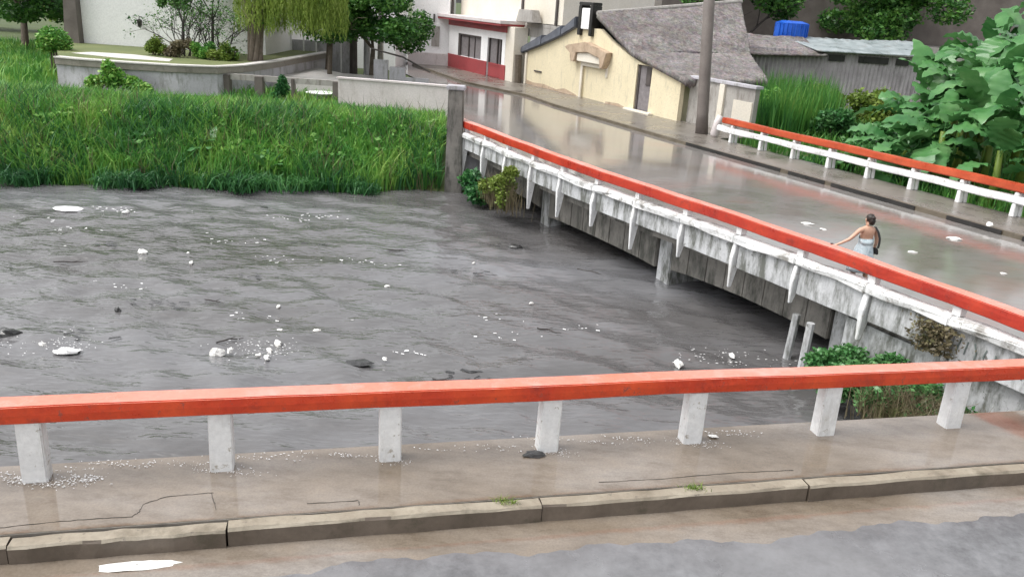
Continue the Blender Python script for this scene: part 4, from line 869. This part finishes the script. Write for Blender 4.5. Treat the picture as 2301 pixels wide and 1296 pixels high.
def person():
    base = WV(7.12, 16.3, 0); f = Vector((-.30, .954, 0)).normalized(); l = Vector((-f.y, f.x, 0))   # facing away; l = their left
    def P(s, d, z): return base + l * s * 1.12 + f * d + Vector((0, 0, z))
    t = thing("person", "bare backed person in pale floral dress, seen from behind wading along the flooded bridge", "person", tuple(base))
    J = {}; E = []
    def j(k, p, r): J[k] = (p, r if isinstance(r, tuple) else (r, r))
    j('pelvis', P(0, 0, .88), (.155, .115)); j('waist', P(0, 0, 1.02), (.12, .09)); j('chest', P(0, .01, 1.19), (.145, .1)); j('should', P(0, .0, 1.31), (.10, .075))
    j('neck', P(0, .01, 1.38), .052); j('skull0', P(-.01, .03, 1.44), (.068, .072)); j('skull1', P(-.012, .03, 1.51), (.078, .09)); j('top', P(-.012, .03, 1.57), (.055, .065))
    E += [('pelvis', 'waist'), ('waist', 'chest'), ('chest', 'should'), ('should', 'neck'), ('neck', 'skull0'), ('skull0', 'skull1'), ('skull1', 'top')]
    for sd, nm in ((1, 'L'), (-1, 'R')):
        j('hip' + nm, P(sd * .09, 0, .80), .095); j('knee' + nm, P(sd * .10, .06 if sd > 0 else -.03, .46), .06); j('ank' + nm, P(sd * .10, .0 if sd > 0 else -.12, .09), .037)
        j('heel' + nm, P(sd * .10, -.01 if sd > 0 else -.13, .035), .034); j('toe' + nm, P(sd * .11, .16 if sd > 0 else .04, .03), .028)
        E += [('pelvis', 'hip' + nm), ('hip' + nm, 'knee' + nm), ('knee' + nm, 'ank' + nm), ('ank' + nm, 'heel' + nm), ('heel' + nm, 'toe' + nm)]
    # left arm reaching out to the side and down, right arm hanging
    j('shL', P(.17, 0, 1.30), .052); j('elL', P(.33, .03, 1.10), .038); j('wrL', P(.50, .10, .98), .025); j('paL', P(.56, .12, .955), (.036, .018))
    j('shR', P(-.17, 0, 1.30), .052); j('elR', P(-.235, -.01, 1.05), .038); j('wrR', P(-.25, .05, .84), .025); j('paR', P(-.253, .07, .78), (.03, .02))
    for nm in 'LR': E += [('should', 'sh' + nm), ('sh' + nm, 'el' + nm), ('el' + nm, 'wr' + nm), ('wr' + nm, 'pa' + nm)]
    dL = (P(.56, .12, .955) - P(.50, .10, .98)).normalized(); dR = Vector((0, 0, -1)) + f * .2
    for nm, pa, d, sd in (('L', P(.56, .12, .955), dL, f), ('R', P(-.253, .07, .78), dR.normalized(), f)):
        for k, (o_, L_) in enumerate(((-.024, .062), (-.008, .075), (.008, .07), (.022, .055))):
            cur_ = Vector((0, 0, -.35)) if nm == 'L' else -l * .2
            j(f'f{nm}{k}a', pa + d * .03 + sd * o_, .009); j(f'f{nm}{k}b', pa + d * (.03 + L_ * .5) + sd * o_ * 1.2 + cur_ * .02, .008); j(f'f{nm}{k}c', pa + d * (.03 + L_ * .9) + sd * o_ * 1.25 + cur_ * .09, .0065)
            E += [('pa' + nm, f'f{nm}{k}a'), (f'f{nm}{k}a', f'f{nm}{k}b'), (f'f{nm}{k}b', f'f{nm}{k}c')]
        j(f't{nm}a', pa + d * .0 - sd * .036, .009); j(f't{nm}b', pa + d * .032 - sd * .05, .008); E += [('pa' + nm, f't{nm}a'), (f't{nm}a', f't{nm}b')]
    skin_mesh("body", J, E, t, 'skin', 2)
    # face (turned away) : nose, ears
    m = MB(); m.blob(P(-.012, .125, 1.50), (.014, .018, .02), 6, 5, 0); m.build("nose", 'skin', t, smooth=True)
    for sd in (1, -1): MB().blob(P(-.012 + sd * .078, .03, 1.50), (.012, .02, .032), 7, 6, .02).build("ear", 'skin', t, smooth=True)
    m = MB(); m.blob(P(-.012, .012, 1.535), (.088, .10, .09), 16, 10, .05); m.blob(P(-.012, -.045, 1.49), (.07, .06, .09), 12, 8, .06); m.blob(P(-.012, -.07, 1.56), (.045, .045, .04), 10, 6, .08); m.build("hair", 'hair', t, smooth=True); blades_ = None
    # dress: rings from mid back to knee, front higher than back
    rings = [(1.20, .155, .108), (1.12, .150, .105), (1.02, .138, .105), (.92, .172, .135), (.80, .20, .165), (.66, .225, .19), (.52, .25, .21), (.44, .262, .22)]
    m = MB(); N = 28
    for i, (z, a, b) in enumerate(rings):
        for k in range(N):
            th = 2 * math.pi * k / N; fold = 1 + (.05 * math.sin(th * 7 + i) * max(0, (i - 2) / 5)); zz = z
            if i == 0: zz = 1.10 + .13 * math.sin(th)
            m.v.append(tuple(P(a * math.cos(th) * fold, b * math.sin(th) * fold + .005, zz)))
    for i in range(len(rings) - 1):
        for k in range(N): q = (k + 1) % N; m.f.append([i * N + k, i * N + q, (i + 1) * N + q, (i + 1) * N + k])
    o = m.build("dress", 'cloth', t, smooth=True); so_ = o.modifiers.new("t", 'SOLIDIFY'); so_.thickness = .006
    m = MB(); m.tube([P(.09, .09, 1.22), P(.10, .02, 1.345), P(.09, -.06, 1.3)], .008, 5); m.tube([P(-.09, .09, 1.22), P(-.10, .02, 1.345), P(-.09, -.06, 1.3)], .008, 5); m.build("dress_strap", 'cloth', t)
    bag = thing("shoulder_bag", "black shoulder bag on a long strap at the wading person's right side", "bag", tuple(P(-.2, -.03, .95)))
    pts = [P(-.14, .06, 1.30), P(-.125, -.02, 1.365), P(-.15, -.10, 1.28), P(-.185, -.135, 1.15), P(-.185, -.15, 1.05), P(-.17, -.16, .95)]
    m = MB()
    for a, b in zip(pts[:-1], pts[1:]):
        s2 = l * .026; m.hexa([a - s2, a + s2, b + s2, b - s2, a - s2 - f * .008, a + s2 - f * .008, b + s2 - f * .008, b - s2 - f * .008])
    m.build("strap", 'black', bag); m = MB(); m.hexa([P(-.25 + x, -.05 + y, .80) for x, y in ((0, -.07), (.05, -.1), (.09, .05), (.03, .07))] + [P(-.25 + x, -.05 + y, .93) for x, y in ((0.02, -.05), (.06, -.09), (.09, .04), (.04, .05))]); m.build("pouch", 'black', bag, bev=.015)
    ph = thing("phone", "small dark object held in the wading person's outstretched left hand", "phone", tuple(P(.61, .14, .94)))
    c = P(.612, .14, .945); m = MB(); m.hexa([c + l * a + f * b + Vector((0, 0, z)) for z in (-.045, .045) for a, b in ((-.025, -.012), (.035, -.012), (.035, .012), (-.025, .012))]); m.build("case", 'black', ph, bev=.006)
person()

# ---------------------------------------------------------------- floating litter and foam
def scrap(name, label, cat, x, y, z, r, mat, group=None, flat=.35, ang=None):
    m = MB(); m.blob((0, 0, 0), (r, r * .55, r * flat), 9, 5, .3)
    a = random.uniform(0, 3.1) if ang is None else ang; m.v = [(v[0] * math.cos(a) - v[1] * math.sin(a) + x, v[0] * math.sin(a) + v[1] * math.cos(a) + y, v[2] + z) for v in m.v]
    o = m.build(name, mat, None, origin=(x, y, z)); return tag(o, label, cat, group)
WL = -1.68
for x, y, r in ((-4.9, 14.78, .07), (-4.7, 14.7, .11), (-4.68, 15.37, .14), (-4.84, 16.07, .09), (-4.09, 16.2, .08), (-9.84, 20.72, .14), (-8.31, 20.12, .09), (-5.29, 17.47, .08), (-9.08, 14.62, .08), (-2.44, 15.01, .06), (-3.1, 19.31, .07),
                (3.56, 15.72, .16), (4.83, 16.38, .10), (-5.5, 14.9, .10), (-4.75, 15.05, .09), (-12.03, 24.5, .12), (-8.7, 20.9, .07), (.5, 18.8, .06), (-1.1, 21.7, .07)):
    scrap("floating_scrap", "small scrap of white litter floating on the grey river", "litter", x, y, WL, r, 'litter', "white litter scraps on the river", .5)
scrap("floating_bag", "crumpled white bag at the left end of the litter cluster in the river", "litter", -5.69, 14.76, WL, .15, 'litter', None, .7)
scrap("floating_sheet", "pale torn sheet floating near the dark clump at the left", "litter", -8.48, 14.4, WL, .24, 'foam', None, .2, .2)
scrap("floating_clump", "black floating clump at the left edge of the river", "debris", -10.0, 15.0, WL, .26, 'rock', None, .45, .1)
scrap("floating_clump", "small black lump alone in the middle left of the river", "debris", -8.52, 16.57, WL, .11, 'rock', None, .9)
scrap("floating_log", "dark waterlogged block drifting in front of the bridge", "debris", .0, 23.5, WL, .22, 'rock', None, .4, .1)
scrap("floating_branch", "pale branch end floating near the far bank at the left", "branch", -13.8, 24.4, WL, .5, 'foam', None, .10, -.15)
scrap("floating_branch", "dark thin branch drifting above the foreground railing", "branch", -2.9, 14.75, WL, .3, 'rock', None, .12, .0)
# foam streaks round the drifting litter
def foam(name, label, cx_, cy_, z, rx, ry, n, r, mat='foam'):
    C = np.random.normal(size=(n, 3)) * [rx, ry, .004] + [cx_, cy_, z]; V = []; Fq = []
    for i, c in enumerate(C):
        a = random.uniform(0, 3.1); q = r * random.uniform(.4, 1.5); e = (math.cos(a) * q, math.sin(a) * q)
        V += [(c[0] - e[0], c[1] - e[1] * .5, c[2]), (c[0] + e[1] * .5, c[1] - e[0] * .4, c[2] + .006), (c[0] + e[0], c[1] + e[1] * .5, c[2]), (c[0] - e[1] * .5, c[1] + e[0] * .4, c[2] + .004)]; Fq.append((4 * i, 4 * i + 1, 4 * i + 2, 4 * i + 3))
    o = rawmesh(name, V, Fq, np.zeros((0, 3)), mat); return tag(o, label, "foam", None, "stuff")
foam("river_foam", "froth around the litter cluster in the river", -4.9, 15.1, -1.65, .45, .3, 110, .022)
foam("river_foam", "froth near the black clump at the left", -8.8, 14.7, -1.65, .5, .3, 90, .022)
foam("river_foam", "froth by the bridge trestle", 4.6, 16.2, -1.65, .7, .25, 70, .03)
for s, w_, n_, r_ in ((-4.97, .20, 110, .030), (-3.05, .24, 130, .028), (-2.6, .10, 60, .03), (-1.14, .2, 60, .02), (.75, .10, 40, .02), (2.68, .14, 45, .02), (4.6, .16, 60, .02)):
    p = NV(s + .05, 8.54, .003); foam("post_foam", "froth on the flooded pavement around a railing post", p.x, p.y, .004, w_, .045, n_ * 2, r_ * .5)
    for q in range(5): p = NV(s + rs.uniform(-.9, .9), 8.72 + rs.uniform(-.05, .12), .003); foam("post_foam", "thin froth line on the flooded pavement edge", p.x, p.y, .004, .22, .02, 14, .014)
scrap("pale_wrapper", "pale wrapper caught on the right side of the sixth railing post", "litter", *NV(4.95, 8.68, .01), .07, 'litter', None, .15)
scrap("dark_stone", "black lump beside the white foam at the leftmost railing post", "stone", *NV(-4.72, 8.72, .02), .045, 'rock', None, .8)
scrap("dark_debris", "dark wet debris at the foot of the fifth railing post", "debris", *NV(2.5, 8.5, .005), .14, 'rock', None, .15, .3)
rs2 = np.random.RandomState(11)
for nm, lab, mt, n, r0, r1 in (("floating_scum", "specks of dark twigs and leaves drifting all over the river", 'rock', 150, .015, .07), ("floating_scum", "pale specks of froth drifting all over the river", 'foam', 170, .012, .05)):
    V = []; Fq = []
    cc = [(rs2.uniform(-14, 4), rs2.uniform(13, 26)) for _ in range(15)]
    for i in range(n):
        c = cc[rs2.randint(15)] if rs2.rand() < .93 else (rs2.uniform(-15, 5), rs2.uniform(12, 28))
        x, y = c[0] + rs2.normal(0, .38), c[1] + rs2.normal(0, .16)
        if x * .887 + y * .462 > 12.2: continue
        a = rs2.normal(0, .5); L = rs2.uniform(r0, r1) * (1.8 if mt == 'rock' else 1); W = L * rs2.uniform(.12, .5); k = len(V); z = -1.672 + rs2.uniform(0, .012)
        for sx, sy, dz in ((-1, -1, 0), (1, -.6, 0), (.8, 1, .008), (-.9, .8, .006)):
            V.append((x + (sx * L * math.cos(a) - sy * W * math.sin(a)), y + (sx * L * math.sin(a) + sy * W * math.cos(a)), z + dz))
        Fq.append((k, k + 1, k + 2, k + 3))
    tag(rawmesh(nm, V, Fq, np.zeros((0, 3)), mt), lab, "debris", None, "stuff")
for i, (x, y, a, L) in enumerate(((-11.5, 19.5, .2, .8), (-7.0, 17.6, -.3, .5), (-5.9, 15.3, .5, .5), (.6, 17.2, -.4, .6), (-1.4, 14.2, .1, .5), (1.8, 21.8, -.5, .7), (-3.6, 22.4, .1, .6))):
    m = MB(); p0 = Vector((x, y, -1.675)); pts = [p0 + Vector((math.cos(a) * L * t + random.gauss(0, .02), math.sin(a) * L * t + random.gauss(0, .03), random.uniform(-.01, .02))) for t in (0, .25, .5, .75, 1)]
    m.tube(pts, [.014, .018, .015, .012, .005], 5); m.tube([pts[2], pts[2] + Vector((L * .2, L * .15, .03))], [.01, .004], 4)
    tag(m.build("floating_twig", 'darkbark', None, origin=p0), "thin dark twig drifting on the grey river", "twig", "thin twigs drifting on the river")
# silt heaps and grit left on the pavement
# white patch standing in for a bright reflection on the gutter water
m = MB(); N = 22
ring = [(math.cos(2 * math.pi * k / N) * (1 + random.uniform(-.12, .12)), math.sin(2 * math.pi * k / N) * (1 + random.uniform(-.2, .15))) for k in range(N)]
for sc, zz in ((1, 0), (.8, .012), (.4, .016), (.05, .014)):
    for a, b in ring: q = NV(-1.80 + a * .38 * sc * 1.0, 7.24 + b * .085 * sc, -.203 + zz + random.uniform(-.006, .009)); m.v.append(tuple(q))
for i in range(3):
    for k in range(N): q = (k + 1) % N; m.f.append([i * N + k, i * N + q, (i + 1) * N + q, (i + 1) * N + k])
o = m.build("puddle_glint", 'litter', None, smooth=True, origin=NV(-1.8, 7.24, -.2)); tag(o, "white patch made as the bright sky reflection on the brown gutter water", "bag")
# scraps on the flooded bridge road
for x, y, r, lab in ((8.55, 17.7, .3, "long pale scrap floating on the bridge road right of the person"), (11.64, 21.33, .2, "white flat scrap by the black painted kerb"), (7.9, 21.9, .16, "white crumpled scrap left of the wading person"), (9.78, 19.66, .11, "small white scrap right behind the person"), (11.29, 18.29, .08, "tiny white scrap at the right edge of the bridge road"), (8.15, 21.4, .10, "small white scrap nearest the crumpled one left of the person")):
    scrap("road_scrap", lab, "litter", x, y, .01, r, 'litter', None, .22, -.2)
scrap("white_stone", "round white stone on the bridge pavement edge beside the black kerb", "stone", 13.2, 22.6, .16, .10, 'litter', None, .8)
